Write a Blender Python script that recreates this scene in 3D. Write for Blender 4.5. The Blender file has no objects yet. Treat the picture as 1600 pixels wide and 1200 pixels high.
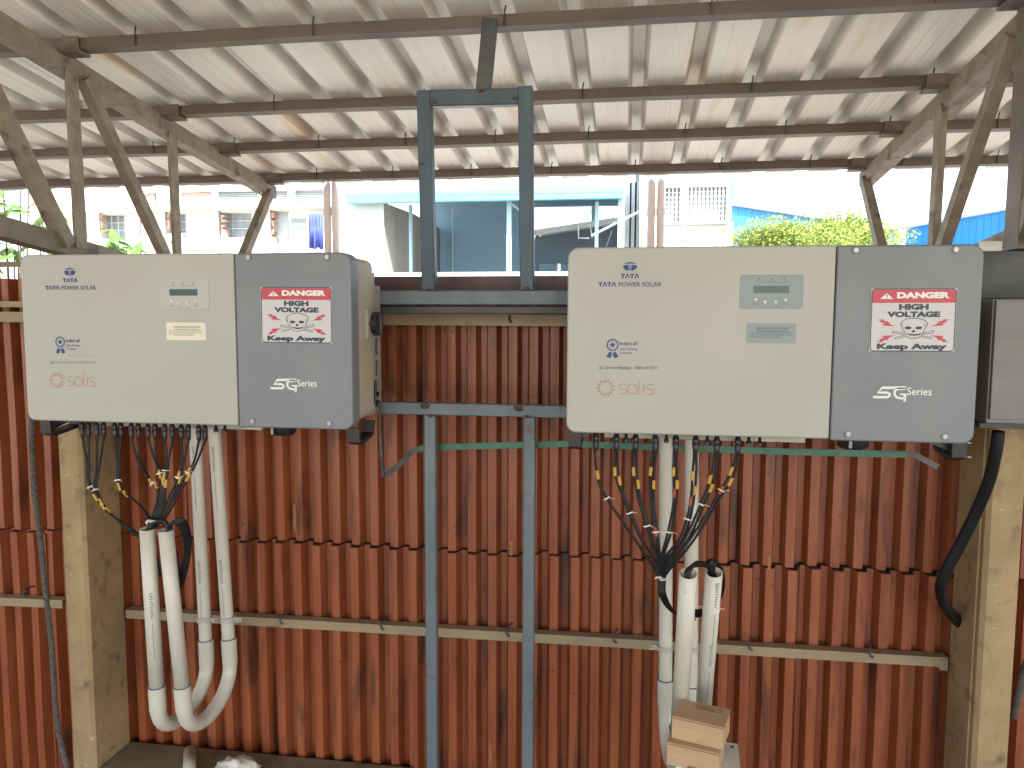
import bpy, bmesh, math, random
from mathutils import Vector, Matrix
random.seed(7)
R = math.radians
scene = bpy.context.scene
col = scene.collection

# ------------------------------------------------------------------ camera
F_PX, YAW, PITCH, ROLL, CAMZ = 1200.0, 0.1486, 0.0878, 0.0035, 1.90
cf = Vector((-math.sin(YAW)*math.cos(PITCH), math.cos(YAW)*math.cos(PITCH), -math.sin(PITCH)))
cr0 = Vector((math.cos(YAW), math.sin(YAW), 0)); cu0 = cr0.cross(cf)
cr = cr0*math.cos(ROLL) + cu0*math.sin(ROLL)
cu = -cr0*math.sin(ROLL) + cu0*math.cos(ROLL)
cam = bpy.data.cameras.new('camera'); camo = bpy.data.objects.new('camera', cam); col.objects.link(camo)
m = Matrix((cr, cu, -cf)).transposed().to_4x4(); m.translation = Vector((0, 0, CAMZ)); camo.matrix_world = m
cam.sensor_fit = 'HORIZONTAL'; cam.sensor_width = 36; cam.lens = 36*F_PX/1600
cam.clip_start = 0.02; cam.clip_end = 2000
scene.camera = camo

# ------------------------------------------------------------------ light
SUN_EL, SUN_AZ = R(52), R(152)      # azimuth measured from +Y towards +X: high and behind the camera, to its right
world = bpy.data.worlds.new('World'); scene.world = world; world.use_nodes = True
wn = world.node_tree.nodes; bg = wn['Background']
sk = wn.new('ShaderNodeTexSky'); sk.sky_type = 'NISHITA'; sk.sun_disc = False
sk.sun_elevation = SUN_EL; sk.sun_rotation = SUN_AZ; sk.dust_density = 3.0; sk.air_density = 1.0
world.node_tree.links.new(sk.outputs[0], bg.inputs[0]); bg.inputs[1].default_value = 0.15
sl = bpy.data.lights.new('sun', 'SUN'); sl.energy = 4.0; sl.angle = R(0.5); sl.color = (1, .95, .87)
so = bpy.data.objects.new('sun', sl); col.objects.link(so)
sd = Vector((math.sin(SUN_AZ)*math.cos(SUN_EL), math.cos(SUN_AZ)*math.cos(SUN_EL), math.sin(SUN_EL)))
so.rotation_euler = sd.to_track_quat('Z', 'Y').to_euler(); so.location = (0, 0, 20)
scene.view_settings.view_transform = 'Standard'; scene.view_settings.look = 'None'
scene.view_settings.gamma = 1; scene.view_settings.use_curve_mapping = False
scene.view_settings.exposure = 2.35

# ------------------------------------------------------------------ helpers
def at(px, py, Y):                      # point of the plane y = Y seen at photo pixel px, py
    d = cf + cr*((px-800)/F_PX) + cu*((600-py)/F_PX)
    t = Y/d.y
    return Vector((d.x*t, d.y*t, CAMZ + d.z*t))
def atX(px, py, X):
    d = cf + cr*((px-800)/F_PX) + cu*((600-py)/F_PX)
    t = X/d.x
    return Vector((d.x*t, d.y*t, CAMZ + d.z*t))
def s2l(c):
    return tuple(((v/255)/12.92 if v/255 <= .04045 else ((v/255+.055)/1.055)**2.4) for v in c)

def mat(name, c1, c2=None, rough=.6, metal=0., scale=6., stretch=(1, 1, 1), mixlo=.35, mixhi=.65,
        dirt=None, dirt_scale=3., dirt_lo=.6, dirt_hi=.75, dirt_stretch=(1, 1, 1), bump=0., bump_scale=40.,
        rough_var=.1, spec=.5, speck=None, speck_scale=60., trans=0.):
    M = bpy.data.materials.new(name); M.use_nodes = True
    nt = M.node_tree; N = nt.nodes; L = nt.links; b = N['Principled BSDF']
    b.inputs['Roughness'].default_value = rough; b.inputs['Metallic'].default_value = metal
    b.inputs['Specular IOR Level'].default_value = spec
    b.inputs['Base Color'].default_value = (*c1, 1)
    tc = N.new('ShaderNodeTexCoord')
    def noise(sc, st, det=6):
        mp = N.new('ShaderNodeMapping'); mp.inputs['Scale'].default_value = st; L.new(tc.outputs['Object'], mp.inputs[0])
        n = N.new('ShaderNodeTexNoise'); n.inputs['Scale'].default_value = sc; n.inputs['Detail'].default_value = det
        L.new(mp.outputs[0], n.inputs['Vector']); return n
    def ramp(n, lo, hi):
        r = N.new('ShaderNodeMapRange'); r.inputs[1].default_value = lo; r.inputs[2].default_value = hi
        L.new(n.outputs['Fac'], r.inputs[0]); return r
    cur = None
    if c2:
        n = noise(scale, stretch); r = ramp(n, mixlo, mixhi)
        mx = N.new('ShaderNodeMix'); mx.data_type = 'RGBA'; L.new(r.outputs[0], mx.inputs[0])
        mx.inputs[6].default_value = (*c1, 1); mx.inputs[7].default_value = (*c2, 1); cur = mx.outputs[2]
        rr = N.new('ShaderNodeMapRange'); rr.inputs[3].default_value = rough-rough_var; rr.inputs[4].default_value = min(1, rough+rough_var)
        L.new(n.outputs['Fac'], rr.inputs[0]); L.new(rr.outputs[0], b.inputs['Roughness'])
    for (dc, dsc, lo, hi, st) in ([(dirt, dirt_scale, dirt_lo, dirt_hi, dirt_stretch)] if dirt else []) + ([(speck, speck_scale, .68, .74, (1, 1, 1))] if speck else []):
        n = noise(dsc, st, 8); r = ramp(n, lo, hi)
        mx = N.new('ShaderNodeMix'); mx.data_type = 'RGBA'; L.new(r.outputs[0], mx.inputs[0])
        if cur: L.new(cur, mx.inputs[6])
        else: mx.inputs[6].default_value = (*c1, 1)
        mx.inputs[7].default_value = (*dc, 1); cur = mx.outputs[2]
    if cur: L.new(cur, b.inputs['Base Color'])
    if bump:
        n = noise(bump_scale, (1, 1, 1)); bp = N.new('ShaderNodeBump'); bp.inputs['Strength'].default_value = bump
        bp.inputs['Distance'].default_value = .002; L.new(n.outputs['Fac'], bp.inputs['Height']); L.new(bp.outputs[0], b.inputs['Normal'])
    if trans:
        tr = N.new('ShaderNodeBsdfTranslucent'); ms = N.new('ShaderNodeMixShader'); ms.inputs[0].default_value = trans
        tr.inputs[0].default_value = (*(c2 or c1), 1)
        L.new(b.outputs[0], ms.inputs[1]); L.new(tr.outputs[0], ms.inputs[2]); L.new(ms.outputs[0], N['Material Output'].inputs[0])
    return M

class MB:
    def __init__(s): s.v = []; s.f = []; s.sm = []
    def add(s, vs, fs, smooth=False):
        o = len(s.v); s.v += [tuple(v) for v in vs]; s.f += [tuple(i+o for i in f) for f in fs]; s.sm += [smooth]*len(fs); return s
    def box(s, x0, x1, y0, y1, z0, z1, bev=0.):
        if bev <= 0:
            vs = [(x, y, z) for x in (x0, x1) for y in (y0, y1) for z in (z0, z1)]
            return s.add(vs, [(0, 1, 3, 2), (4, 6, 7, 5), (0, 4, 5, 1), (2, 3, 7, 6), (0, 2, 6, 4), (1, 5, 7, 3)])
        bm = bmesh.new(); bmesh.ops.create_cube(bm, size=1)
        for v in bm.verts:
            v.co = Vector((x0+(v.co.x+.5)*(x1-x0), y0+(v.co.y+.5)*(y1-y0), z0+(v.co.z+.5)*(z1-z0)))
        bmesh.ops.bevel(bm, geom=list(bm.edges), offset=bev, segments=2, affect='EDGES', profile=.7)
        bm.verts.index_update()
        s.add([v.co[:] for v in bm.verts], [[v.index for v in f.verts] for f in bm.faces]); bm.free(); return s
    def prism(s, prof, p1, p2, u, w, smooth=False):   # 2-D profile (u,w) swept from p1 to p2
        n = len(prof); vs = [p1+u*a+w*b for a, b in prof]+[p2+u*a+w*b for a, b in prof]
        fs = [(i, (i+1) % n, n+(i+1) % n, n+i) for i in range(n)]
        return s.add(vs, fs+[tuple(range(n))[::-1], tuple(range(n, 2*n))], smooth)
    def tube(s, pts, r, seg=8, closed_ends=True, inner=None):
        pts = [Vector(p) for p in pts]; rs = r if isinstance(r, (list, tuple)) else [r]*len(pts)
        t0 = (pts[1]-pts[0]).normalized(); a = t0.orthogonal().normalized(); rings = []
        for i, p in enumerate(pts):
            if i == 0: t = t0
            elif i == len(pts)-1: t = (pts[i]-pts[i-1]).normalized()
            else:
                t = (pts[i+1]-pts[i-1])
                t = t.normalized() if t.length > 1e-9 else t0
            a = (a-t*a.dot(t)).normalized(); b = t.cross(a)
            rings.append([p+(a*math.cos(q)+b*math.sin(q))*rs[i] for q in [2*math.pi*k/seg for k in range(seg)]])
        if inner:
            rin = [[pts[i]+(v-pts[i])*(inner/rs[i]) for v in rings[i]] for i in range(len(pts))]
            allr = rings+rin[::-1]
            vs = [v for rg in allr for v in rg]; nr = len(allr)
            fs = [(i*seg+k, i*seg+(k+1) % seg, ((i+1) % nr)*seg+(k+1) % seg, ((i+1) % nr)*seg+k) for i in range(nr) for k in range(seg)]
            return s.add(vs, fs, True)
        vs = [v for rg in rings for v in rg]
        fs = [(i*seg+k, i*seg+(k+1) % seg, (i+1)*seg+(k+1) % seg, (i+1)*seg+k) for i in range(len(pts)-1) for k in range(seg)]
        s.add(vs, fs, True)
        if closed_ends:
            s.add(rings[0][::-1], [tuple(range(seg))]); s.add(rings[-1], [tuple(range(seg))])
        return s
    def cyl(s, p1, p2, r, seg=16): return s.tube([p1, p2], r, seg)
    def build(s, name, m, parent=None, loc=None, recalc=True):
        me = bpy.data.meshes.new(name); me.from_pydata(s.v, [], s.f)
        if recalc:
            bm = bmesh.new(); bm.from_mesh(me); bmesh.ops.recalc_face_normals(bm, faces=bm.faces); bm.to_mesh(me); bm.free()
        me.polygons.foreach_set('use_smooth', s.sm); me.materials.append(m); me.update()
        o = bpy.data.objects.new(name, me); col.objects.link(o)
        if parent: o.parent = parent
        if loc is not None: o.location = loc
        return o

def tag(o, label=None, cat=None, group=None, kind=None):
    if label: o['label'] = label
    if cat: o['category'] = cat
    if group: o['group'] = group
    if kind: o['kind'] = kind
    return o
def empty(name, loc, label, cat, group=None):
    o = bpy.data.objects.new(name, None); col.objects.link(o); o.location = loc; o.empty_display_size = .05
    return tag(o, label, cat, group)
def smooth_path(pts, n=6):
    pts = [Vector(p) for p in pts]
    P = [pts[0]*2-pts[1]]+pts+[pts[-1]*2-pts[-2]]; out = []
    for i in range(1, len(P)-2):
        p0, p1, p2, p3 = P[i-1:i+3]
        for k in range(n):
            t = k/n
            out.append(.5*((2*p1)+(p2-p0)*t+(2*p0-5*p1+4*p2-p3)*t*t+(3*p1-p0-3*p2+p3)*t**3))
    return out+[pts[-1]]
def L_prof(a, t): return [(0, 0), (a, 0), (a, t), (t, t), (t, a), (0, a)]
def rel(pts, o): return [Vector(p)-Vector(o) for p in pts]

# ------------------------------------------------------------------ materials
M = {}
M['white_cover'] = mat('off_white_powder_coat', (.375, .372, .33), (.355, .352, .312), .42, scale=3, bump=.06, bump_scale=700, rough_var=.05)
M['cream'] = mat('cream_casting', (.42, .38, .29), (.39, .35, .27), .5, scale=5, bump=.1, bump_scale=300)
M['cream2'] = mat('isolator_grey_beige', (.30, .29, .25), None, .45)
M['grey_cover'] = mat('grey_powder_coat', (.17, .19, .205), (.155, .175, .19), .42, scale=4, bump=.08, bump_scale=700, rough_var=.06, dirt=(.2, .21, .2), dirt_scale=9, dirt_lo=.55, dirt_hi=.9)
M['panel_grey'] = mat('control_panel_grey_film', (.20, .24, .25), None, .35)
M['panel_white'] = mat('control_panel_pale_film', (.38, .39, .36), None, .35)
M['lcd'] = mat('lcd_glass', (.02, .055, .06), (.025, .07, .075), .12, scale=8)
M['button'] = mat('pale_button', (.62, .62, .58), None, .3)
M['alu'] = mat('cast_aluminium', (.38, .38, .36), (.3, .3, .29), .5, .6, scale=20, bump=.2)
M['steel_bracket'] = mat('galvanised_bracket', (.40, .39, .34), (.34, .33, .29), .45, .2, scale=30)
M['black'] = mat('black_plastic', (.012, .012, .014), (.02, .02, .022), .38, scale=20)
M['cable'] = mat('black_cable_sheath', (.006, .006, .008), (.010, .010, .011), .5, scale=30, spec=.3)
M['grey_cable'] = mat('dusty_grey_cable', (.10, .085, .075), (.055, .048, .044), .75, scale=60, bump=.4, bump_scale=150)
M['pvc'] = mat('white_pvc', (.56, .535, .46), (.52, .495, .42), .33, scale=8, dirt=(.40, .36, .28), dirt_scale=7, dirt_lo=.6, dirt_hi=.85, dirt_stretch=(1, 1, .3))
M['pvc_in'] = M['pvc']
M['print_grey'] = mat('grey_pipe_print', (.13, .15, .20), None, .6)
M['navy'] = mat('navy_print', (.010, .045, .16), None, .5)
M['navy_grey'] = mat('slate_print', (.06, .10, .17), None, .5)
M['print_pale'] = mat('pale_grey_print', (.30, .31, .33), None, .5)
M['orange'] = mat('bronze_orange_print', (.36, .16, .07), None, .5)
M['white_print'] = mat('white_print', (.70, .72, .68), None, .5)
M['sticker'] = mat('white_vinyl', (.50, .49, .50), None, .4)
M['red_print'] = mat('red_print', (.45, .035, .06), None, .4)
M['dark_print'] = mat('dark_navy_print', (.012, .03, .05), None, .45)
M['label_cream'] = mat('cream_label_paper', (.68, .64, .52), None, .5)
M['label_grey'] = mat('silver_label_film', (.22, .26, .27), None, .4)
M['tie'] = mat('white_nylon', (.7, .69, .65), None, .4)
M['yellow'] = mat('yellow_marker_sleeve', (.50, .30, .035), (.42, .24, .03), .5, scale=90)
M['red_mark'] = mat('red_marker_sleeve', (.30, .05, .035), None, .5)
M['screw'] = mat('steel_screw', (.30, .30, .29), None, .35, .8)
M['tan_steel'] = mat('weathered_tan_steel', (.24, .20, .145), (.17, .14, .10), .65, .15, scale=14, dirt=(.055, .042, .035), dirt_scale=12, dirt_lo=.58, dirt_hi=.75, bump=.3, bump_scale=120)
M['purlin'] = mat('brown_grey_purlin_steel', (.15, .115, .092), (.11, .086, .072), .6, .2, scale=10, stretch=(.3, 1, 1), dirt=(.15, .12, .10), dirt_scale=16, dirt_lo=.6, dirt_hi=.8, bump=.3, bump_scale=100)
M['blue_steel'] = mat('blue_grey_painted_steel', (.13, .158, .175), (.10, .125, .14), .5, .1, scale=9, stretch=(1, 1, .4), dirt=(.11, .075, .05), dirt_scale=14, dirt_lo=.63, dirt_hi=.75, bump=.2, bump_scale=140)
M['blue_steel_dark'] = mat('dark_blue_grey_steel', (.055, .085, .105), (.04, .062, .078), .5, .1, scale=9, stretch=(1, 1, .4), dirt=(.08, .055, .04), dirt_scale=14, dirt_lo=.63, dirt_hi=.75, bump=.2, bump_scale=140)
M['weld'] = mat('burnt_weld', (.05, .035, .028), (.16, .07, .03), .85, scale=60, bump=.8, bump_scale=200)
M['dark_steel'] = mat('dark_weathered_steel', (.03, .035, .04), (.09, .09, .085), .55, .3, scale=12, stretch=(.4, 1, 1), bump=.3)
M['beige_girt'] = mat('beige_painted_steel', (.30, .235, .14), (.24, .185, .11), .55, scale=8, stretch=(.4, 1, 1), dirt=(.10, .07, .045), dirt_scale=9, dirt_lo=.62, dirt_hi=.78, bump=.2)
M['pillar'] = mat('beige_painted_pillar', (.36, .255, .13), (.28, .20, .10), .7, scale=7, dirt=(.12, .085, .045), dirt_scale=16, dirt_lo=.56, dirt_hi=.76, bump=.6, bump_scale=90, speck=(.5, .45, .33), speck_scale=38)
M['red_sheet'] = mat('oxide_red_sheet', (.285, .082, .030), (.21, .050, .016), .45, scale=9, stretch=(3, 1, .25), dirt=(.035, .022, .017), dirt_scale=5, dirt_lo=.555, dirt_hi=.74, dirt_stretch=(3.4, 1, .6), bump=.25, bump_scale=60, speck=(.045, .02, .015), speck_scale=46)
M['yellow_stamp'] = mat('yellow_stamp_ink', (.40, .20, .05), (.28, .12, .04), .6, scale=90)
M['roof'] = mat('off_white_coated_sheet', (.72, .69, .63), (.67, .64, .58), .45, .1, scale=1.5, stretch=(1, .5, 1), dirt=(.62, .47, .26), dirt_scale=2.1, dirt_lo=.60, dirt_hi=.72, dirt_stretch=(3, .4, 1), bump=.05, bump_scale=9)
M['green'] = mat('green_enamel_strip', (.012, .13, .085), (.01, .09, .06), .35, scale=20, dirt=(.05, .16, .12), dirt_scale=30)
M['galv'] = mat('galvanised_strip', (.48, .47, .42), (.4, .39, .35), .45, .15, scale=30)
M['box_steel'] = mat('grey_enclosure_steel', (.15, .15, .15), (.13, .13, .13), .45, .2, scale=5, stretch=(.3, 1, 3), bump=.06, bump_scale=300)
M['rust_ring'] = mat('copper_gland', (.35, .18, .10), None, .5, .5)
M['cardboard'] = mat('brown_cardboard', (.47, .31, .175), (.43, .28, .155), .8, scale=6, stretch=(1, 1, 8), bump=.12, bump_scale=80, dirt=(.36, .23, .13), dirt_scale=8)
M['cardboard_edge2'] = mat('tan_paper_label', (.36, .25, .15), None, .7)
M['cardboard_edge'] = mat('cardboard_cut_edge', (.22, .13, .07), None, .9)
M['white_carton'] = mat('white_carton', (.62, .62, .57), (.56, .56, .52), .6, scale=6)
M['bag'] = mat('white_plastic_bag', (.6, .57, .5), (.5, .47, .4), .45, scale=14, bump=.6, bump_scale=30)
M['concrete'] = mat('shed_concrete_floor', (.11, .085, .055), (.075, .058, .037), .85, scale=3, dirt=(.07, .055, .04), dirt_scale=6, dirt_lo=.5, dirt_hi=.75, bump=.6, bump_scale=30)
M['ledge'] = mat('brown_concrete_ledge', (.20, .155, .09), (.14, .11, .065), .85, scale=6, dirt=(.08, .06, .04), dirt_scale=9, dirt_lo=.5, dirt_hi=.75, bump=.6, bump_scale=40)
M['band'] = mat('flare_dulled_maroon', (.10, .045, .045), (.075, .038, .04), .5, scale=6, stretch=(3, 1, .4), bump=.3)  # red wall top dulled by flare, put into the colour
M['lap_shade'] = mat('black_lap_shade', (.012, .007, .006), (.02, .012, .01), .8, scale=30)  # near-black colour for the shadow line at the sheet overlap
M['pale_pipe'] = mat('pale_pinkish_pvc', (.78, .72, .70), (.74, .68, .66), .4, scale=6)
M['yard'] = mat('pale_dusty_yard', (.46, .42, .35), (.36, .32, .26), .9, scale=.6, bump=.6, bump_scale=8)
M['white_wall'] = mat('whitewashed_render', (.60, .61, .59), (.52, .53, .51), .85, scale=.9, dirt=(.40, .42, .40), dirt_scale=.9, dirt_lo=.62, dirt_hi=.8, bump=.5, bump_scale=10)
M['plaster'] = mat('stained_cement_render', (.27, .27, .25), (.17, .17, .165), .9, scale=1.2, stretch=(1, 1, .5), dirt=(.11, .11, .11), dirt_scale=1.7, dirt_lo=.52, dirt_hi=.72, dirt_stretch=(1, 1, .5), bump=.5)
M['brick'] = mat('exposed_brick', (.45, .27, .21), (.5, .34, .28), .9, scale=6, bump=.6)
M['grey_sheet'] = mat('grey_corrugated_sheet', (.42, .46, .46), (.34, .38, .38), .6, .2, scale=2)
M['blue_sheet'] = mat('bright_blue_sheet', (.035, .24, .52), (.03, .20, .45), .45, scale=2, stretch=(1, 1, .2))
M['cyan_trim'] = mat('cyan_painted_trim', (.10, .50, .60), (.09, .45, .55), .4, scale=3)
M['blue_wall'] = mat('slate_blue_wall', (.22, .36, .48), (.18, .31, .42), .8, scale=.8, stretch=(.5, 1, 1), dirt=(.15, .24, .33), dirt_scale=1.5)
M['pale_blue_post'] = mat('pale_blue_post', (.34, .50, .58), None, .5)
M['dark_roof'] = mat('dark_slate_roof', (.05, .075, .10), (.04, .06, .08), .7, scale=2)
M['pink'] = mat('pink_wall', (.55, .33, .28), None, .85)
M['window_dark'] = mat('dusty_window_glass', (.20, .25, .28), (.28, .32, .33), .25, scale=3)
M['grille'] = mat('white_grille', (.66, .66, .62), None, .5)
M['blue_cloth'] = mat('blue_cloth', (.06, .09, .36), (.04, .06, .25), .9, scale=5)
M['wood'] = mat('worn_timber', (.28, .17, .11), (.2, .12, .08), .8, scale=5)
M['leaf'] = mat('yellow_green_leaf', (.15, .22, .04), (.24, .30, .06), .55, scale=2.2, mixlo=.4, mixhi=.6, trans=.35)
M['leaf_big'] = mat('fresh_green_leaf', (.08, .17, .03), (.13, .25, .05), .5, scale=3, trans=.4)
M['bark'] = mat('brown_bark', (.10, .075, .05), (.07, .05, .035), .9, scale=12, bump=.6)

# ------------------------------------------------------------------ ground
g = MB(); g.add([(-400, -400, -.01), (400, -400, -.01), (400, 400, -.01), (-400, 400, -.01)], [(0, 1, 2, 3)])
tag(g.build('ground', M['yard']), 'pale dusty yard stretching away outside the open shed', kind='structure')
g = MB(); g.box(-9, 8, -7.2, 2.80, -.2, .0)  # slab carried back out of view to lessen light bounced off the yard
tag(g.build('floor', M['concrete']), 'stained concrete floor slab inside the shed', kind='structure')

# ------------------------------------------------------------------ roof
A, S = 1.2205, .120
def pz(Y): return CAMZ + A - S*Y          # centre line of the purlins
sl_len = math.sqrt(1+S*S); ND = Vector((0, S, 1))/sl_len; TD = Vector((0, 1, -S))/sl_len
roof = empty('corrugated_roof', (0, 0, pz(0)+.021), 'off-white ribbed metal roof sheets seen from below over the whole shed', 'roof')
tag(roof, kind='structure'); del roof['category']
PT = .21
def roof_profile(x0, n, over):
    pr = []
    for i in range(n):
        b = x0+i*PT
        pr += [(b-.004, 0), (b+.013, .046), (b+.055, .046), (b+.072, 0), (b+.108, 0), (b+.113, .0012), (b+.118, .0012), (b+.123, 0), (b+.156, 0), (b+.161, .0012), (b+.166, .0012), (b+.171, 0)]
    b = x0+n*PT; pr += [(b-.004, 0), (b+.013, .046), (b+.055, .046), (b+.072, 0), (b+.079, 0)]
    return pr
rx = .0243-.034-42*PT; RX0 = rx
k = 0
while rx < 7.4:  # sheets carried far out of view, sideways and back, to cut sky light
    pr = roof_profile(rx, 5, 0); n = len(pr); off = .0022*(k % 2)
    Ys = [-6.0+.35*i for i in range(32)]; Ys = [y for y in Ys if y < 4.1]+[4.19]
    vs = []; fs = []
    for layer in (0, .0012):
        for Y in Ys:
            wob = .0016*math.sin(Y*5.1+k*2.3)
            for (x, h) in pr:
                hh = h+off+layer
                vs.append((x, Y, -S*Y+hh+(wob*math.sin(x*11+k) if h < .02 else 0)))
    m_ = len(Ys)
    for l in (0, 1):
        for j in range(m_-1):
            for i in range(n-1):
                a = l*n*m_+j*n+i; fs.append((a, a+1, a+n+1, a+n))
    for i in range(n-1):
        for j in (0, m_-1): a = j*n+i; fs.append((a, a+1, a+1+n*m_, a+n*m_))
    for j in range(m_-1):
        for i in (0, n-1): a = j*n+i; fs.append((a, a+n, a+n+n*m_, a+n*m_))
    s = MB(); s.add(vs, fs); s.build('roof_sheet', M['roof'], roof); rx += 5*PT; k += 1

# purlins
PY = [1.75, 2.484, 3.072, 3.528, 4.003]
names = ['nearest purlin, above the camera', 'brown steel purlin highest in view, touching the dark strut of the ladder frame', 'brown steel purlin second from the top, just behind the head of the ladder frame',
         'brown steel purlin third from the top of the view, between two others', 'brown steel purlin lowest in view, along the scalloped eave']
for i, Y in enumerate(PY):
    if i == 0: continue
    s = MB(); n = 48; x0, x1 = -8.6, 7.4; vs = []; fs = []
    for j in range(n+1):
        x = x0+(x1-x0)*j/n; w = .0025*math.sin(j*1.7+i)
        for (a, b) in ((-.02, -.02), (.02, -.02), (.02, .02), (-.02, .02)):
            p = TD*a+ND*(b+(w if b > 0 else 0)*0+w*.6); vs.append((x, p.y, p.z))
    for j in range(n):
        for q in range(4): fs.append((j*4+q, j*4+(q+1) % 4, (j+1)*4+(q+1) % 4, (j+1)*4+q))
    fs += [(0, 1, 2, 3), (n*4, n*4+1, n*4+2, n*4+3)]
    s.add(vs, fs); p = empty('roof_purlin', (0, Y, pz(Y)), names[i], 'purlin', 'roof purlins')
    s.build('tube', M['purlin'], p)
    x = -3.0+.11*i
    while x < 2.4:                                   # hook bolts through the ribs
        h = MB(); xx = RX0+round((x-RX0)/PT)*PT+.034
        h.tube(smooth_path([(xx, -.024, -.018), (xx, -.025, .02), (xx+.004, -.024, .045)], 3), .0028, 5)
        h.build('hook_bolt', M['dark_steel'], p); x += 2*PT if i > 2 else 3*PT

# ------------------------------------------------------------------ pillars
XL, XR, PYF, WALL_Y = -1.93, 1.12, 2.46, 2.68
def pillar(xc, x0, x1, label):
    p = empty('shed_pillar', (xc, PYF, 0), label, 'pillar', 'painted pillars of the shed')
    y1 = WALL_Y-.02-PYF; zt = CAMZ+.15; c = .012
    a, b = x0-xc, x1-xc
    prof = [(a+c, 0), (b-c, 0), (b, c), (b, y1), (a, y1), (a, c)]
    s = MB(); s.prism([(q[0], q[1]) for q in prof], Vector((0, 0, 0)), Vector((0, 0, zt)), Vector((1, 0, 0)), Vector((0, 1, 0)))
    s.build('shaft', M['pillar'], p)
    s = MB(); s.box(a-.01, b+.01, -.01, y1, zt, zt+.012); s.build('cap_plate', M['dark_steel'], p)
    return p
pl0, pl1 = at(93, 800, PYF).x, at(135, 900, PYF).x
pillar((pl0+pl1)/2, pl0, pl1, 'slim beige pillar behind the left inverter, right of the grey hanging cable')
pr0, pr1 = at(1537, 900, PYF).x, at(1595, 900, PYF).x
pp = pillar((pr0+pr1)/2, pr0, pr1, 'wide beige pillar at the right edge with the thick black cable running past it')
# raised edge beads on the right pillar
for dx in (.001,):
    s = MB(); s.box(pr0-(pr0+pr1)/2-.007, pr0-(pr0+pr1)/2-.001, .03, WALL_Y-.03-PYF, 0, CAMZ+.145); s.build('side_rib', M['pillar'], pp)

# ------------------------------------------------------------------ roof trusses
def truss(X, sgn, label):
    t = empty('roof_truss', (X, PYF, CAMZ+.17), label, 'truss', 'roof trusses'); o = Vector((X, PYF, CAMZ+.17))
    def zc(Y): return CAMZ + A - S*Y - .022         # top of the chord
    def member(name, y1, z1, y2, z2, a, xoff=0., m='tan_steel', th=.006, flip=1):
        p1 = Vector((xoff, y1, z1))-Vector((0, o.y, o.z)); p2 = Vector((xoff, y2, z2))-Vector((0, o.y, o.z))
        d = (p2-p1).normalized(); u = Vector((0, -d.z, d.y))*flip; w = Vector((sgn, 0, 0))
        pr = [(-a/2, 0), (a/2, 0), (a/2, th), (-a/2+th, th), (-a/2+th, a*.9), (-a/2, a*.9)]
        s = MB(); s.prism(pr, p1, p2, u, -w); return s.build(name, M[m], t)
    h = .066
    member('top_chord', -5.6, zc(-5.6)-h/2, 4.08, zc(4.08)-h/2, h, 0, th=.008, flip=1)
    zb = lambda Y: CAMZ+.276-.115*(Y-2.154)
    member('bottom_chord', -.4, zb(-.4), 3.72, zb(3.72), .066, 0, th=.008, m='tan_steel')
    if sgn > 0: member('vertical_web', 2.505, zb(2.505), 2.495, zc(2.5)-.05, .056, sgn*.009)
    member('vertical_web', 3.105, zb(3.105), 3.093, zc(3.09)-.05, .048, sgn*.009)
    def to_chord(y1, z1, y2, z2):
        out = []
        for f in (lambda y: zc(y)-.05, zb):
            lo_, hi_ = -2., 3.
            g_ = lambda t: (z1+(z2-z1)*t)-f(y1+(y2-y1)*t)
            for _ in range(40):
                md = (lo_+hi_)/2
                if (g_(md) > 0) == (g_(lo_) > 0): lo_ = md
                else: hi_ = md
            out.append((y1+(y2-y1)*lo_, CAMZ*0+z1+(z2-z1)*lo_))
        return out
    for (q, a_) in (((2.179, .644, 2.428, .268), .048), ((2.575, .826, 3.003, .268), .042), ((4.001, .668, 3.719, .328), .044)):
        (ya, za), (yb, zb_) = to_chord(q[0], q[1]+CAMZ, q[2], q[3]+CAMZ)
        member('diagonal_web', ya, za, yb, zb_, a_, sgn*.016)
    for Y in PY[1:]:
        s = MB(); y = Y-o.y+.0; z = zc(Y)-o.z
        s.box(.008 if sgn > 0 else -.068, .068 if sgn > 0 else -.008, y-.032, y-.026, z-.004, z+.045)
        s.box(.002 if sgn > 0 else -.075, .075 if sgn > 0 else -.002, y-.045, y+.02, z-.012, z-.004)
        s.build('purlin_cleat', M['purlin'], t)
    return t
truss(XL, 1, 'tan steel roof truss with slanted webs above the left inverter')
truss(XR, -1, 'tan steel roof truss with slanted webs above the right inverter')
# column stub above the right pillar
o = at(1585, 390, 2.46); s = MB()
s.prism(L_prof(.085, .007), Vector((0, 0, 0)), Vector((0, 0, CAMZ+A-S*2.46-.03-o.z)), Vector((1, 0, 0)), Vector((0, 1, 0)))
c = s.build('steel_column', M['purlin'], None, (at(1563, 390, 2.42).x+.045, 2.42, o.z))
tag(c, 'upright steel angle column on the beam at the top right edge', 'column')
a_, b_ = at(1536, 393, 2.44), at(1536, 466, 2.44)
s = MB(); s.prism([(0, 0), (.06, 0), (.06, .006), (.006, .006), (.006, a_.z-b_.z-.006), (.06, a_.z-b_.z-.006), (.06, a_.z-b_.z), (0, a_.z-b_.z)], Vector((0, 0, 0)), Vector((1.6, 0, 0)), Vector((0, 1, 0)), Vector((0, 0, 1)))
tag(s.build('channel_beam', M['dark_steel'], None, (a_.x-.02, 2.44, b_.z)), 'dark steel channel beam right of the right inverter, above the grey metal enclosure', 'beam')
p = at(1545, 392, 2.40); s = MB(); s.box(-.025, .035, 0, .006, 0, .028, .001); tag(s.build('steel_cleat', M['galv'], None, (p.x, 2.40, p.z)), 'small pale steel cleat on top of the dark channel beam', 'cleat')
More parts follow.
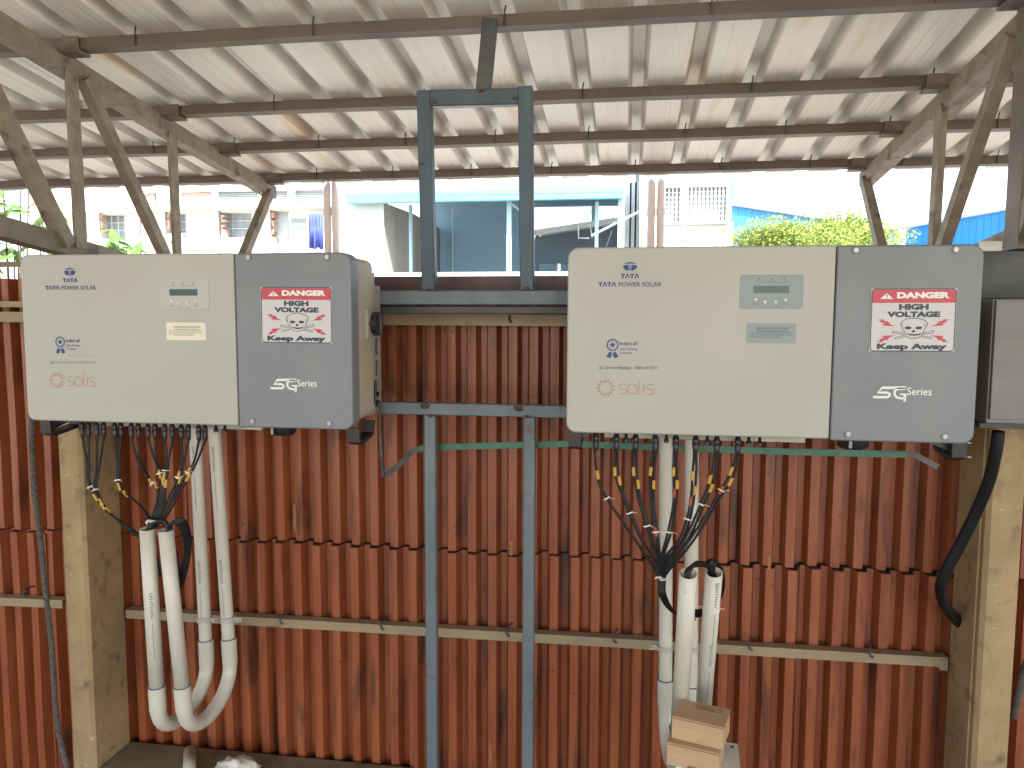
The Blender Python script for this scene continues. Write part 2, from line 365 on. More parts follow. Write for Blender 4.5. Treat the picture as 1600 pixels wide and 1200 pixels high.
# left strip beams
p = at(0, 411, 2.78); s = MB(); s.box(-1.2, at(60, 411, 2.78).x-p.x, 0, .04, -.014, .006)
tag(s.build('steel_rail', M['tan_steel'], None, (p.x, 2.78, p.z)), 'thin weathered steel rail over the red wall at the left edge', 'rail')

# ------------------------------------------------------------------ red corrugated wall
wall = empty('corrugated_wall', (0, WALL_Y, 0), 'oxide red corrugated sheet wall behind the two inverters', 'wall'); tag(wall, kind='structure'); del wall['category']
PW = .0748; DW = .044
def wall_sheet(x0, n, z0, z1, yoff, zjit):
    pr = []
    for i in range(n):
        b = x0+i*PW; pr += [(b, DW), (b+.017, DW), (b+.029, 0), (b+.044, -.001), (b+.059, 0), (b+.0705, DW)]
    b = x0+n*PW; pr += [(b, DW), (b+.017, DW), (b+.029, 0), (b+.036, 0)]
    n_ = len(pr); Zs = [z0+(z1-z0)*j/6 for j in range(7)]; vs = []; fs = []
    for l in (0, .008):
        for j, z in enumerate(Zs):
            bow = .002*math.sin(j*1.3+x0*3)
            for (x, y) in pr: vs.append((x, y+yoff+l+bow, z-(.010*(x-x0-.5) if j == 6 and z1 < 1.2 else 0)+(.0015*math.sin(x*40) if j in (0, 6) else 0)))
    m_ = 7
    for l in (0, 1):
        for j in range(m_-1):
            for i in range(n_-1): a = l*n_*m_+j*n_+i; fs.append((a, a+1, a+n_+1, a+n_))
    for i in range(n_-1):
        for j in (0, m_-1): a = j*n_+i; fs.append((a, a+1, a+1+n_*m_, a+n_*m_))
    for j in range(m_-1):
        for i in (0, n_-1): a = j*n_+i; fs.append((a, a+n_, a+n_+n_*m_, a+n_*m_))
    s = MB(); s.add(vs, fs); return s.build('wall_sheet', M['red_sheet'], wall)
def lap_shade_strip(x0, n, z1, yoff):  # added dark strip that draws the shadow line along the sheet overlap
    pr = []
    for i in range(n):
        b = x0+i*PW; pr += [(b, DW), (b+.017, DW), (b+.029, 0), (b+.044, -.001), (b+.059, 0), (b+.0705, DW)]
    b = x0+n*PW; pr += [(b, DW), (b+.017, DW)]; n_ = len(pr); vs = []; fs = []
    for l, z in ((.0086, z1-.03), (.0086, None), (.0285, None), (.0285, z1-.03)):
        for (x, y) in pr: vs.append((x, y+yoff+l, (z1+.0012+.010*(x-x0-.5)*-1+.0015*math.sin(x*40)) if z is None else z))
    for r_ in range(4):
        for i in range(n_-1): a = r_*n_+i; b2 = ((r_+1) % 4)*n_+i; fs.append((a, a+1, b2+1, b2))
    s = MB(); s.add(vs, fs); s.build('lap_shadow_line', M['lap_shade'], wall)
wx = at(654, 800, WALL_Y).x-13*PW*6
topz = at(760, 431, WALL_Y).z; lapz = at(860, 873, WALL_Y-.01).z
k = 0
while wx < 6.6:  # wall carried on out of view with the roof to shut out side light
    wall_sheet(wx, 13, lapz-.10, topz, .030+.007*(k % 2), .001)
    wall_sheet(wx+.38-13*PW, 13, 0.004, lapz, 0+.007*(k % 2), .004); lap_shade_strip(wx+.38-13*PW, 13, lapz, .007*(k % 2))
    wx += 13*PW; k += 1
# yellow ink stamps on the sheets
def text_mesh(body, bold=0., spacing=1.):
    cu_ = bpy.data.curves.new('t', 'FONT'); cu_.body = body; cu_.size = 1; cu_.offset = bold; cu_.space_character = spacing; cu_.resolution_u = 3; cu_.align_x = 'LEFT'
    o = bpy.data.objects.new('t', cu_); col.objects.link(o); bpy.context.view_layer.update()
    me = bpy.data.meshes.new_from_object(o.evaluated_get(bpy.context.evaluated_depsgraph_get()))
    vs = [v.co.copy() for v in me.vertices]; fs = [tuple(p.vertices) for p in me.polygons]
    bpy.data.objects.remove(o); bpy.data.curves.remove(cu_); bpy.data.meshes.remove(me)
    x0 = min(v.x for v in vs); x1 = max(v.x for v in vs); y0 = min(v.y for v in vs); y1 = max(v.y for v in vs)
    return [((v.x-x0)/(x1-x0), (v.y-y0)/(y1-y0)) for v in vs], fs
def text_part(body, x0, x1, z0, z1, y, m, parent, name='lettering', bold=0., spacing=1., thin=None):
    uv, fs = text_mesh(body, bold, spacing)
    s = MB(); s.add([(x0+(x1-x0)*u, y, z0+(z1-z0)*v) for u, v in uv], fs); return s.build(name, m, parent, recalc=False)
def vtext(body, p, h, w, m, parent, name, y):           # text running up the sheet, p = lower left, h = length, w = cap height
    uv, fs = text_mesh(body, .01)
    s = MB(); s.add([(p.x+w-w*v, y, p.z+h*u) for u, v in uv], fs); return s.build(name, m, parent, recalc=False)
for (x, y0, y1) in ((461, 790, 830), (810, 850, 868), (1192, 868, 888), (776, 1155, 1192)):
    q = at(x, y1, WALL_Y); q2 = at(x, y0, WALL_Y)
    # snap to the nearest crest
    i = round((q.x-wx-.044)/PW); cx = wx+i*PW+.044
    st_ = MB(); rn_ = random.Random(x); zz = q.z
    while zz < q2.z:                                   # smudged, unreadable ink marks
        hgt = rn_.uniform(.004, .009); st_.box(cx-.006+rn_.uniform(0, .002), cx+.004+rn_.uniform(0, .002), -.0024, -.0014, zz, zz+hgt); zz += hgt+rn_.uniform(.0015, .004)
    st_.build('ink_stamp', M['yellow_stamp'], wall)

p0, p1 = at(560, 433, 2.655), at(905, 433, 2.655); s = MB(); z_ = at(745, 432.5, 2.655).z
s.prism([(0, 0), (.004, 0), (.004, -.07), (0, -.07)], Vector((0, 0, 0)), Vector((2.9, 0, 0)), Vector((0, 1, 0)), Vector((0, 0, 1)))
s.prism([(.005, .0), (.05, .0), (.05, .003), (.005, .003)], Vector((0, 0, 0)), Vector((2.9, 0, 0)), Vector((0, 1, 0)), Vector((0, 0, 1)))
tag(s.build('flare_tinted_strip', M['band'], None, (-1.85, 2.655, z_)), 'flat dull maroon flashing put in for the flare tint along the top of the wall above the blue-grey rail', 'band')  # added strip giving the wall top its flare-dulled tone
# girts
def girt(px0, py0, px1, py1, hpx, Y, label, m='beige_girt', depth=.04, lip=True, x_ext=0):
    a = at(px0, py0, Y); b = at(px1, py1, Y); h = hpx/F_PX*Y
    p = empty('wall_girt', (a.x, Y, a.z), label, 'girt', 'beige girts on the red wall')
    s = MB(); t = .005; pr = [(0, 0), (depth, 0), (depth, -t), (t, -t), (t, -h), (0, -h)]
    s.prism(pr, Vector((0, 0, 0)), b-a+Vector((0, 0, 0)), Vector((0, 1, 0)), Vector((0, 0, 1)))
    s.build('angle', M[m], p); return p, a, b
GY = WALL_Y-.046
g1, ga, gb = girt(196, 953, 1482, 1028, 15, GY, 'beige steel girt across the lower red wall between the pillars, with hook bolts')
def hook(px, py, Y, parent, o, sc=1.):
    q = at(px, py, Y)-o; s = MB()
    s.tube(smooth_path([q+Vector((.012, .042, .012))*sc, q+Vector((.004, .02, .014))*sc, q+Vector((-.002, -.004, .008))*sc, q+Vector((-.001, -.008, -.010))*sc, q+Vector((.008, -.005, -.018))*sc], 4), .0036, 6)
    s.build('hook_bolt', M['dark_steel'], parent)
for (x, y) in ((440, 967), (597, 976), (793, 986), (960, 996), (1172, 1007), (1360, 1018)): hook(x, y, GY, g1, ga)
s = MB(); q = at(1474, 1040, GY)-ga; s.box(q.x-.012, q.x+.012, -.004, .03, q.z-.016, q.z+.02, .001); s.build('end_cleat', M['beige_girt'], g1)
g2, oa, _ = girt(-420, 915, 97, 938, 15, GY, 'beige steel girt left of the left pillar, behind the grey hanging cable')
hook(40, 925, GY, g2, oa, .9)
g3, oa, ob = girt(-600, 484, 1900, 497, 18, GY, 'beige upper girt along the red wall, just under the dark rail')
hook(797, 497, GY, g3, oa, .8)
s = MB(); p0, p1 = at(-600, 468, GY-.03), at(96, 471, GY-.03); s.prism([(0, 0), (.03, 0), (.03, -.022), (0, -.022)], Vector((0, 0, 0)), p1-p0, Vector((0, 1, 0)), Vector((0, 0, 1)))
tag(s.build('steel_rail', M['beige_girt'], None, p0), 'short beige rail above the upper girt at the left edge', 'rail')

# ------------------------------------------------------------------ inverter mounting frame
FY = 2.43
fr = empty('mounting_frame', (at(750, 640, FY).x, FY, 0), 'blue-grey ladder-like steel frame standing between and behind the inverters', 'frame'); fo = Vector(fr.location)
def tubebar(name, pa, pb, w, d, m='blue_steel', up=None):
    pa, pb = Vector(pa)-fo, Vector(pb)-fo; dr = (pb-pa).normalized()
    y = Vector((0, 1, 0)); u = dr.cross(y).normalized()
    c = .003; pr = [(-w/2+c, 0), (w/2-c, 0), (w/2, c), (w/2, d-c), (w/2-c, d), (-w/2+c, d), (-w/2, d-c), (-w/2, c)]
    s = MB(); s.prism(pr, pa, pb, u, y); return s.build(name, M[m], fr)
wd = .0425
tubebar('rail', (at(100, 465, FY+.002).x, FY+.002, at(750, 465, FY).z), (at(1500, 465, FY+.002).x, FY+.002, at(750, 465, FY).z), .046, .04)
tubebar('rail', (at(100, 484, FY+.002).x, FY+.02, at(750, 484.5, FY+.02).z), (at(1500, 465, FY).x, FY+.02, at(750, 484.5, FY+.02).z), .026, .045, 'dark_steel')
tubebar('rail', (at(100, 640, FY).x, FY+.001, at(750, 641, FY).z), (at(1500, 640, FY).x, FY+.001, at(750, 641, FY).z), .040, .035)
for (xt, xb, yt) in ((661, 669, 141), (820, 823, 134)):
    zt = at(740, yt, FY).z
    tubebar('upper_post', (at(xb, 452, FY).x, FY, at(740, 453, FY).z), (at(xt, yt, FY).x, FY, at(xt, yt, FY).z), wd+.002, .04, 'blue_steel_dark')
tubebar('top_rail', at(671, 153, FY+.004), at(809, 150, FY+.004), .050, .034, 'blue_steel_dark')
for xx in (672.5, 825.5):
    tubebar('lower_post', (at(xx, 900, FY).x, FY, 0.001), (at(xx, 900, FY).x, FY, at(740, 651, FY).z), .0375, .035)
tubebar('roof_strut', at(754, 141, FY+.01), (at(765, 30, 2.40).x, 2.40, at(765, 28, 2.40).z), .046, .03, 'dark_steel')
def blob(px, py, Y, r, parent, o, m='weld', seed=0):
    rnd = random.Random(seed); bm = bmesh.new(); bmesh.ops.create_icosphere(bm, subdivisions=2, radius=1)
    for v in bm.verts: v.co *= r*(.75+.5*rnd.random()); v.co.y *= .3; v.co.z *= .55
    bm.verts.index_update(); c = at(px, py, Y)-o
    s = MB(); s.add([v.co+c for v in bm.verts], [[v.index for v in f.verts] for f in bm.faces], True); bm.free(); s.build('weld', M[m], parent)
for i, (x, y) in enumerate(((664, 634), (674, 650), (810, 638), (824, 651), (671, 452), (822, 451), (677, 158), (806, 152), (752, 141), (658, 256), (772, 40))): blob(x, y, FY-.001, .010 if i not in (0, 2) else .016, fr, fo, seed=i)

# ------------------------------------------------------------------ green strip and end straps
def strip(name, pts, w, t, m, label, cat, wdir='z'):
    P = smooth_path(pts, 5); o = P[0]; s = MB(); vs = []; fs = []
    for i, p in enumerate(P):
        d = (P[min(i+1, len(P)-1)]-P[max(i-1, 0)]).normalized(); y = Vector((0, 1, 0)); u = d.cross(y).normalized()
        for (a, b) in ((-w/2, 0), (w/2, 0), (w/2, t), (-w/2, t)): vs.append(p-o+u*a+y*b)
    n = len(P)
    for i in range(n-1):
        for q in range(4): fs.append((i*4+q, i*4+(q+1) % 4, (i+1)*4+(q+1) % 4, (i+1)*4+q))
    fs += [(0, 1, 2, 3), ((n-1)*4, (n-1)*4+1, (n-1)*4+2, (n-1)*4+3)]
    s.add(vs, fs); return tag(s.build(name, M[m], None, o), label, cat)
ys = 2.49
strip('earthing_strip', [at(652, 703, ys), at(681, 699, ys), at(836, 695, ys), at(900, 694, ys), at(1000, 698, ys), at(1240, 706, ys), at(1418, 710, ys)], .021, .004, 'green', 'long green earthing strip running behind the frame posts below the right inverter', 'strip')
strip('steel_strap', [at(602, 744, 2.40), at(628, 722, 2.44), at(640, 708, 2.47), at(653, 702, 2.484)], .018, .003, 'dark_steel', 'short dark strap climbing to the left end of the green strip', 'strap')
strip('steel_strap', [at(592, 628, 2.36), at(594, 680, 2.37), at(598, 745, 2.38)], .0075, .012, 'dark_steel', 'thin dark strap hanging down beside the right handle of the left inverter', 'strap')
strip('steel_strap', [at(1419, 706, 2.47), at(1440, 716, 2.40), at(1466, 730, 2.32)], .017, .003, 'galv', 'pale galvanised strap under the right inverter at the end of the green strip', 'strap')

# ------------------------------------------------------------------ inverters
W, H, D0 = 1.05, .507, 2.11
def rr_outline(x0, x1, z0, z1, rad, seg=6):          # rad = (tl, tr, br, bl)
    pts = []
    for (cx, cz, a0, r) in ((x0+rad[0], z1-rad[0], 180, rad[0]), (x1-rad[1], z1-rad[1], 90, rad[1]), (x1-rad[2], z0+rad[2], 0, rad[2]), (x0+rad[3], z0+rad[3], -90, rad[3])):
        for k in range(seg+1):
            a = R(a0-90*k/seg); pts.append((cx+r*math.cos(a), cz+r*math.sin(a)))
    return pts
def rr_slab(x0, x1, z0, z1, y0, y1, rad, bev=.004, seg=6, steps=3):
    s = MB(); n = 4*(seg+1); rings = []
    for k in range(steps+1):
        a = math.pi/2*k/steps; ins = bev*(1-math.sin(a)); yy = y0+bev*(1-math.cos(a))
        rr = tuple(max(r-ins, .0003) for r in rad)
        rings.append([(x, yy, z) for x, z in rr_outline(x0+ins, x1-ins, z0+ins, z1-ins, rr, seg)])
    rings.append([(x, y1, z) for x, z in rr_outline(x0, x1, z0, z1, rad, seg)])
    vs = [v for r_ in rings for v in r_]
    fs = [(i*n+k, i*n+(k+1) % n, (i+1)*n+(k+1) % n, (i+1)*n+k) for i in range(len(rings)-1) for k in range(n)]
    s.add(vs, fs, True); s.add(rings[0], [tuple(range(n))]); s.add(rings[-1], [tuple(range(n))]); return s
def poly(pts, y): s = MB(); s.add([(x, y, z) for x, z in pts], [tuple(range(len(pts)))]); return s
def ribbon(s, pts, w, y, closed=False):
    n = len(pts); L_ = []
    for i in range(n):
        p = Vector(pts[i]); a = Vector(pts[i-1] if (i > 0 or closed) else pts[i]); b = Vector(pts[(i+1) % n] if (i < n-1 or closed) else pts[i])
        d = (b-a).normalized(); nn = Vector((-d.y, d.x))*(w/2); L_ += [(p.x+nn.x, y, p.y+nn.y), (p.x-nn.x, y, p.y-nn.y)]
    fs = [(2*i, 2*i+1, 2*((i+1) % n)+1, 2*((i+1) % n)) for i in range(n if closed else n-1)]
    s.add(L_, fs)

def danger_sticker(parent, x0, x1, z0, z1, tilt=0.):
    b = rr_slab(0, x1-x0, 0, z1-z0, -.0011, 0, (.001,)*4, .0003, 2, 1).build('danger_sticker', M['sticker'], parent)
    b.location = (x0, 0, z0); b.rotation_euler = (0, tilt, 0); w, h = x1-x0, z1-z0
    U = lambda x, y: ((x-133)/1372*w, (1-(y-110)/970)*h)
    def T(body, a, b_, c, d, m, y=-.0018, bold=.06): (X0, Z0), (X1, Z1) = U(a, d), U(b_, c); text_part(body, X0, X1, Z0, Z1, y, M[m], b, bold=bold)
    fr_ = MB(); ribbon(fr_, rr_outline(*U(150, 0)[:1], U(1490, 0)[0], U(0, 1072)[1], U(0, 118)[1], (.0085,)*4, 5), .0024, -.0016, True)
    fr_.build('border_line', M['dark_print'], b)
    pts = rr_outline(U(157, 0)[0], U(1483, 0)[0], U(0, 330)[1], U(0, 127)[1], (.0078, .0078, .0002, .0002), 5)
    poly(pts, -.0014).build('red_banner', M['red_print'], b)
    T('DANGER', 550, 1390, 165, 262, 'white_print'); T('HIGH', 590, 1062, 345, 438, 'dark_print'); T('VOLTAGE', 400, 1252, 460, 550, 'dark_print')
    T('Keep Away', 255, 1380, 955, 1070, 'dark_print')
    s = MB(); s.add([(x, -.0018, z) for x, z in (U(280, 268), U(490, 268), U(388, 180))], [(0, 1, 2)])
    s.build('warning_triangle', M['white_print'], b)
    s = MB(); X, Z = U(380, 242); X2, Z2 = U(396, 200); s.box(X, X2, -.0021, -.0019, Z, Z2); X, Z = U(380, 260); X2, Z2 = U(396, 250); s.box(X, X2, -.0021, -.0019, Z, Z2)
    s.build('exclamation_mark', M['dark_print'], b)
    for fx, fy in ((0, 0), (1, 0), (0, 1), (1, 1)):
        q = [(235, 590), (340, 580), (375, 610), (420, 610), (455, 655), (480, 665), (545, 688), (360, 680), (330, 655), (375, 650), (290, 620), (310, 605)]
        pp_ = [(1655-x if fx else x, 1515-y if fy else y) for x, y in q]
        pp_ = pp_[::-1] if fx != fy else pp_
        poly([U(*v) for v in pp_], -.0016).build('lightning_bolt', M['red_print'], b)
    s = MB()
    sk_ = [(840, 565), (760, 570), (690, 590), (640, 620), (620, 655), (630, 690), (655, 705), (660, 740), (690, 765), (710, 800), (725, 840), (770, 868), (840, 876), (920, 868), (960, 840), (985, 800), (1000, 765), (1020, 735), (1025, 705), (1050, 690), (1060, 650), (1040, 620), (990, 590), (920, 570)]
    ribbon(s, [U(*v) for v in sk_], .0017, -.0017, True)
    for pl_ in ([(655, 640), (662, 680), (650, 705)], [(1020, 640), (1012, 680), (1026, 705)], [(510, 775), (525, 800), (690, 815)], [(520, 770), (690, 790)], [(545, 880), (570, 885), (715, 850)], [(550, 860), (700, 830)],
                [(1165, 780), (1140, 795), (990, 815)], [(1150, 755), (1100, 770), (1000, 790)], [(1130, 880), (1110, 885), (960, 850)], [(1125, 858), (975, 835)], [(505, 795), (510, 770), (525, 768)], [(1165, 785), (1150, 752), (1130, 755)], [(545, 885), (548, 858)], [(1132, 882), (1128, 856)]):
        ribbon(s, [U(*v) for v in pl_], .0014, -.0016)
    def ell(cx, cy, rx, ry): s.add([(U(cx+rx*math.cos(a), cy+ry*math.sin(a))[0], -.0018, U(cx+rx*math.cos(a), cy+ry*math.sin(a))[1]) for a in [2*math.pi*k/14 for k in range(14)]], [tuple(range(14))])
    ell(750, 714, 55, 24); ell(920, 714, 55, 24); s.add([(U(*v)[0], -.0018, U(*v)[1]) for v in ((838, 738), (875, 780), (840, 786), (800, 780))], [(0, 1, 2, 3)])
    s.add([(U(*v)[0], -.0018, U(*v)[1]) for v in ((728, 790), (780, 806), (850, 812), (920, 805), (968, 788), (945, 822), (850, 838), (765, 826))], [tuple(range(8))])
    s.build('skull_drawing', M['dark_print'], b, recalc=False)
    return b

def inverter(X, Zt, label, right, gx=.6961):
    inv = empty('solar_inverter', (X, D0, Zt-H), label, 'inverter', 'wall-mounted solar inverters')
    org = Vector((X, D0, Zt-H))
    # measured on the right-hand unit; both units share the layout
    ref = Vector(at(888, 387, D0)); ref = Vector((-.1635, D0, CAMZ+.1869-H))
    P = lambda px, py: (lambda q: (q.x-ref.x, q.z-ref.z))(at(px, py, D0))
    rr_slab(0, gx-.0015, 0, H, 0, .055, (.030, .006, .006, .026), .005).build('front_cover', M['white_cover'], inv)
    rr_slab(gx+.0015, W, -.004, H-.001, .001, .060, (.006, .030, .028, .006), .005).build('wiring_cover', M['grey_cover'], inv)
    rr_slab(.012, W-.006, .010, H-.008, .060, .205, (.026, .026, .03, .024), .006).build('housing', M['cream'], inv)
    s = MB()
    for k in range(44):
        x = .04+k*(W-.08)/43; s.box(x-.0018, x+.0018, .2055, .262, .05, H-.03)
    s.box(.03, W-.03, .2055, .213, .03, H-.02)
    o = s.build('heat_sink', M['alu'], inv); o['kind'] = 'stuff'
    # side mounting plate with slots (both ends)
    for sx, xx in ((1, W-.022), (-1, .016)):
        s = MB(); t = .004
        for (ya, yb, za, zb) in ((.2052, .262, .012, H-.045), (.292, .318, .012, H-.085), (.262, .292, .012, H-.375), (.262, .292, H-.325, H-.302), (.262, .292, H-.252, H-.085)):
            s.box(xx, xx+t, ya, yb, za, zb)
        s.box(min(xx, xx-sx*.03), max(xx, xx-sx*.03), .3181, .321, .012, H-.085)
        s.build('mounting_plate', M['steel_bracket'], inv)
        if sx > 0:
            s = MB(); s.tube([(xx+.006, .245, .045), (xx+.010, .245, .12)], .005, 6); s.tube([(xx+.004, .262, .045), (xx+.016, .262, .045)], .011, 10); s.tube([(xx+.004, .262, .075), (xx+.014, .262, .075)], .008, 10); s.build('cable_clip', M['black'], inv)
            s = MB(); s.tube([(xx+.004, .235, H-.075), (xx+.007, .235, H-.075)], .004, 8); s.tube([(xx+.004, .235, H-.10), (xx+.007, .235, H-.10)], .003, 8); s.build('plate_rivet', M['screw'], inv)
    s = MB(); s.box(.05, W-.05, .2702, .3178, .33, .40); s.box(.05, W-.05, .2702, .3178, .10, .16); s.build('back_bracket', M['steel_bracket'], inv)
    # rotary isolator on the right side
    zs = H-.205
    sw = MB(); sw.box(W-.0055, W+.010, .115, .195, zs-.045, zs+.045, .003); sw = sw.build('isolator_switch', M['cream2'], inv)
    s = MB(); s.cyl((W+.010, .168, zs), (W+.026, .168, zs), .037, 24); s.box(W+.026, W+.038, .160, .176, zs-.030, zs+.030, .002); s.build('knob', M['black'], sw)
    s = MB(); s.box(W+.0101, W+.0112, .122, .142, zs-.004, zs+.004); s.build('position_mark', M['black'], sw)
    # cover screws
    for (px, py) in ((1337, 391), (1493, 390), (1325, 678), (1476, 682)):
        x, z = P(px, py); z = min(z, H-.014)
        s = MB(); s.tube([(x, .0008, z), (x, -.0012, z)], [.0105, .0098], 18); sc = s.build('screw_seat', M['grey_cover'], inv)
        s = MB(); s.cyl((x, -.0012, z), (x, -.0045, z), .0062, 12); s.build('screw', M['screw'], sc)
    # control panel
    x0, z1 = P(1157, 429.5); x1, z0 = P(1254, 482.5)
    cp = rr_slab(x0, x1, z0, z1, -.0016, .002, (.008,)*4, .0006, 5, 2).build('control_panel', M['panel_grey' if right else 'panel_white'], inv)
    a, b = P(1177.5, 458), P(1233, 446.5); s = MB(); s.box(a[0], b[0], -.0023, -.0012, a[1], b[1]); s.build('lcd_screen', M['lcd'], cp)
    for (px, py) in ((1180.5, 468), (1195, 472), (1211.5, 472), (1227, 468.5)):
        x, z = P(px, py); s = MB(); s.tube([(x, -.001, z), (x, -.0030, z), (x, -.0044, z)], [.0042, .0042, .0030], 14); s.build('button', M['button'], cp)
    for px in (1186, 1205.5, 1225):
        x, z = P(px, 436); s = MB(); s.tube([(x, -.001, z), (x, -.0022, z)], .0019, 10); s.build('indicator_light', M['dark_print'], cp)
    for (t_, xa, xb, ya, yb) in (('POWER', 1180, 1192, 439.6, 442), ('OPERATION', 1198, 1215, 439.6, 442), ('ALARM', 1219, 1230, 439.6, 442), ('ESC', 1177, 1184, 474.3, 476.5), ('UP', 1193, 1198, 478, 480.2), ('DOWN', 1207.5, 1216, 478, 480.2), ('ENTER', 1223, 1232, 474.3, 476.5)):
        a, b = P(xa, yb), P(xb, ya); text_part(t_, a[0], b[0], a[1], b[1], -.0019, M['navy_grey'], cp)
    # rating label
    x0, z1 = P(1167, 505); x1, z0 = P(1243, 536.5)
    lb = rr_slab(x0, x1, z0, z1, -.0008, .001, (.001,)*4, .0002, 2, 1).build('warning_label', M['label_grey' if right else 'label_cream'], inv)
    rows = [('WARNING: HIGH VOLTAGE! ELECTRIC SHOCK!', 1181, 1233, 511.5, 514), ('To reduce the risk of electric shock do not', 1181, 1232, 515.8, 518), ('remove cover. No user parts inside. Wait for', 1181, 1237, 518.9, 521), ('5 minutes after switching off before service.', 1181, 1239, 522.2, 524.3), ('See the manual for more details.', 1181, 1220, 525.5, 527.6)]
    for (t_, xa, xb, ya, yb) in rows:
        a, b = P(xa, yb), P(xb, ya); text_part(t_, a[0], b[0], a[1], b[1], -.0012, M['dark_print'], lb, bold=.01)
    s = MB(); ribbon(s, [P(1170.5, 525.5), P(1180, 525.5), P(1175.2, 517.5)], .0012, -.0012, True); ribbon(s, [P(1175.2, 520), P(1175.2, 524)], .0012, -.0012); s.build('warning_triangle', M['dark_print'], lb)
    # emblem and lettering
    cx, cz = P(984.5, 416.5); rx_, rz_ = .0185, .0118; s = MB()
    def sect(a0, a1, extra):                                    # sector of the ellipse, closed through extra points
        pts = [(cx+rx_*math.cos(R(a)), cz+rz_*math.sin(R(a))) for a in [a0+(a1-a0)*k/10 for k in range(11)]]+extra
        s.add([(x, -.0008, z) for x, z in pts], [tuple(range(len(pts)))])
    e = rx_
    sect(150, 30, [(cx+e*.5, cz+rz_*.60), (cx, cz+rz_*.70), (cx-e*.5, cz+rz_*.60)])
    sect(166, 250, [(cx-e*.17, cz-rz_*.7), (cx-e*.22, cz+rz_*.42), (cx-e*.6, cz+rz_*.36)])
    sect(14, -70, [(cx+e*.17, cz-rz_*.7), (cx+e*.22, cz+rz_*.42), (cx+e*.6, cz+rz_*.36)])
    s.add([(x, -.0008, z) for x, z in ((cx-e*.07, cz+rz_*.5), (cx-e*.02, cz+rz_*.5), (cx-e*.02, cz-rz_), (cx-e*.11, cz-rz_))], [(0, 1, 2, 3)])
    s.add([(x, -.0008, z) for x, z in ((cx+e*.07, cz+rz_*.5), (cx+e*.02, cz+rz_*.5), (cx+e*.02, cz-rz_), (cx+e*.11, cz-rz_))], [(0, 1, 2, 3)])
    em = s.build('company_emblem', M['navy'], inv, recalc=False)
    def TX(t_, xa, xb, ya, yb, m, bold=0., sp=1., par=None):
        a, b = P(xa, yb), P(xb, ya); text_part(t_, a[0], b[0], a[1], b[1], -.0008, M[m], par or em, bold=bold, spacing=sp)
    def tata(xa, xb, ya, yb):                                   # T and barless A letters, drawn as bold strokes
        (x0_, z0_), (x1_, z1_) = P(xa, yb), P(xb, ya); w_ = (x1_-x0_)/4; hh = z1_-z0_; q = MB(); st = hh*.27
        for k in range(4):
            bx = x0_+k*w_+.04*w_; ex = x0_+(k+1)*w_-.02*w_; mx_ = (bx+ex)/2
            if k % 2 == 0:
                q.add([(bx, -.0008, z1_), (ex, -.0008, z1_), (ex, -.0008, z1_-st), (bx, -.0008, z1_-st)], [(0, 1, 2, 3)])
                q.add([(mx_-st*.62, -.0008, z1_-st), (mx_+st*.62, -.0008, z1_-st), (mx_+st*.62, -.0008, z0_), (mx_-st*.62, -.0008, z0_)], [(0, 1, 2, 3)])
            else:
                g_ = w_*.1
                q.add([(x, -.0008, z) for x, z in ((bx-g_, z0_), (bx-g_+st*1.15, z0_), (mx_+st*.1, z1_-st*.9), (mx_+st*.45, z1_), (mx_-st*.5, z1_))], [(0, 1, 2, 3, 4)])
                q.add([(x, -.0008, z) for x, z in ((ex+g_, z0_), (ex+g_-st*1.15, z0_), (mx_-st*.1, z1_-st*.9), (mx_, z1_-.0001), (mx_+st*.5, z1_))], [(0, 1, 2, 3, 4)])
        q.build('lettering', M['navy'], em, recalc=False)
    tata(969.5, 998.5, 427.5, 434.8); tata(934.5, 962.5, 440.8, 447.8)
    TX('POWER SOLAR', 966.5, 1034, 440.6, 448, 'navy', .012)
    # award rosette
    cx, cz = P(957.2, 539); s = MB(); ribbon(s, [(cx+.0145*math.cos(a), cz+.0145*math.sin(a)) for a in [2*math.pi*k/28 for k in range(28)]], .0035, -.0008, True)
    s.add([(cx+(.0098 if k % 2 == 0 else .0040)*math.sin(math.pi*k/5), -.0008, cz+(.0098 if k % 2 == 0 else .0040)*math.cos(math.pi*k/5)) for k in range(10)], [tuple(range(10))])
    for sg in (-1, 1):
        s.add([(cx+sg*a, -.0008, cz-b) for a, b in ((.0015, .0205), (.0085, .0185), (.0170, .033), (.0105, .0335), (.0065, .0370), (.0015, .0275))], [tuple(range(6))])
    rs = s.build('award_rosette', M['navy'], inv, recalc=False)
    TX("India's #1", 968.5, 996, 533.8, 539.8, 'navy', .02, 1, rs); TX('Solar Rooftop', 968.5, 996.5, 543.3, 547.8, 'navy_grey', .01, 1, rs); TX('Company', 968.5, 987.5, 549.2, 553.8, 'navy_grey', .01, 1, rs)
    TX('Tested by Bloomberg NEF Tier1 & IEC', 970, 1024, 561, 564, 'print_pale', 0, 1, rs) if False else None
    a, b = P(970, 563.4), P(1024, 561.4); text_part('* India\'s No.1 rooftop solar company', a[0], b[0], a[1], b[1], -.0008, M['print_pale'], rs)
    cx, cz = P(939.7, 575.2); s = MB(); ribbon(s, [(cx+.0054*math.cos(a), cz+.0054*math.sin(a)) for a in [R(-50+k*14) for k in range(23)]], .0009, -.0008)
    s.add([(cx+x, -.0008, cz+z) for x, z in ((-.0022, .0032), (-.0008, .0030), (0, .0004), (.0026, -.0010), (.0030, -.0024), (.0012, -.0032), (-.0022, -.0006))], [tuple(range(7))])
    ph = s.build('phone_symbol', M['navy_grey'], inv, recalc=False)
    pm = 'navy_grey' if right else 'print_pale'
    TX('Service Helpdesk : 1800 419 8777', 945.5, 1027, 572.6, 578, pm, .012, 1, ph)
    # sun symbol and word
    cx, cz = P(946, 606); s = MB(); n = 13; pts = []
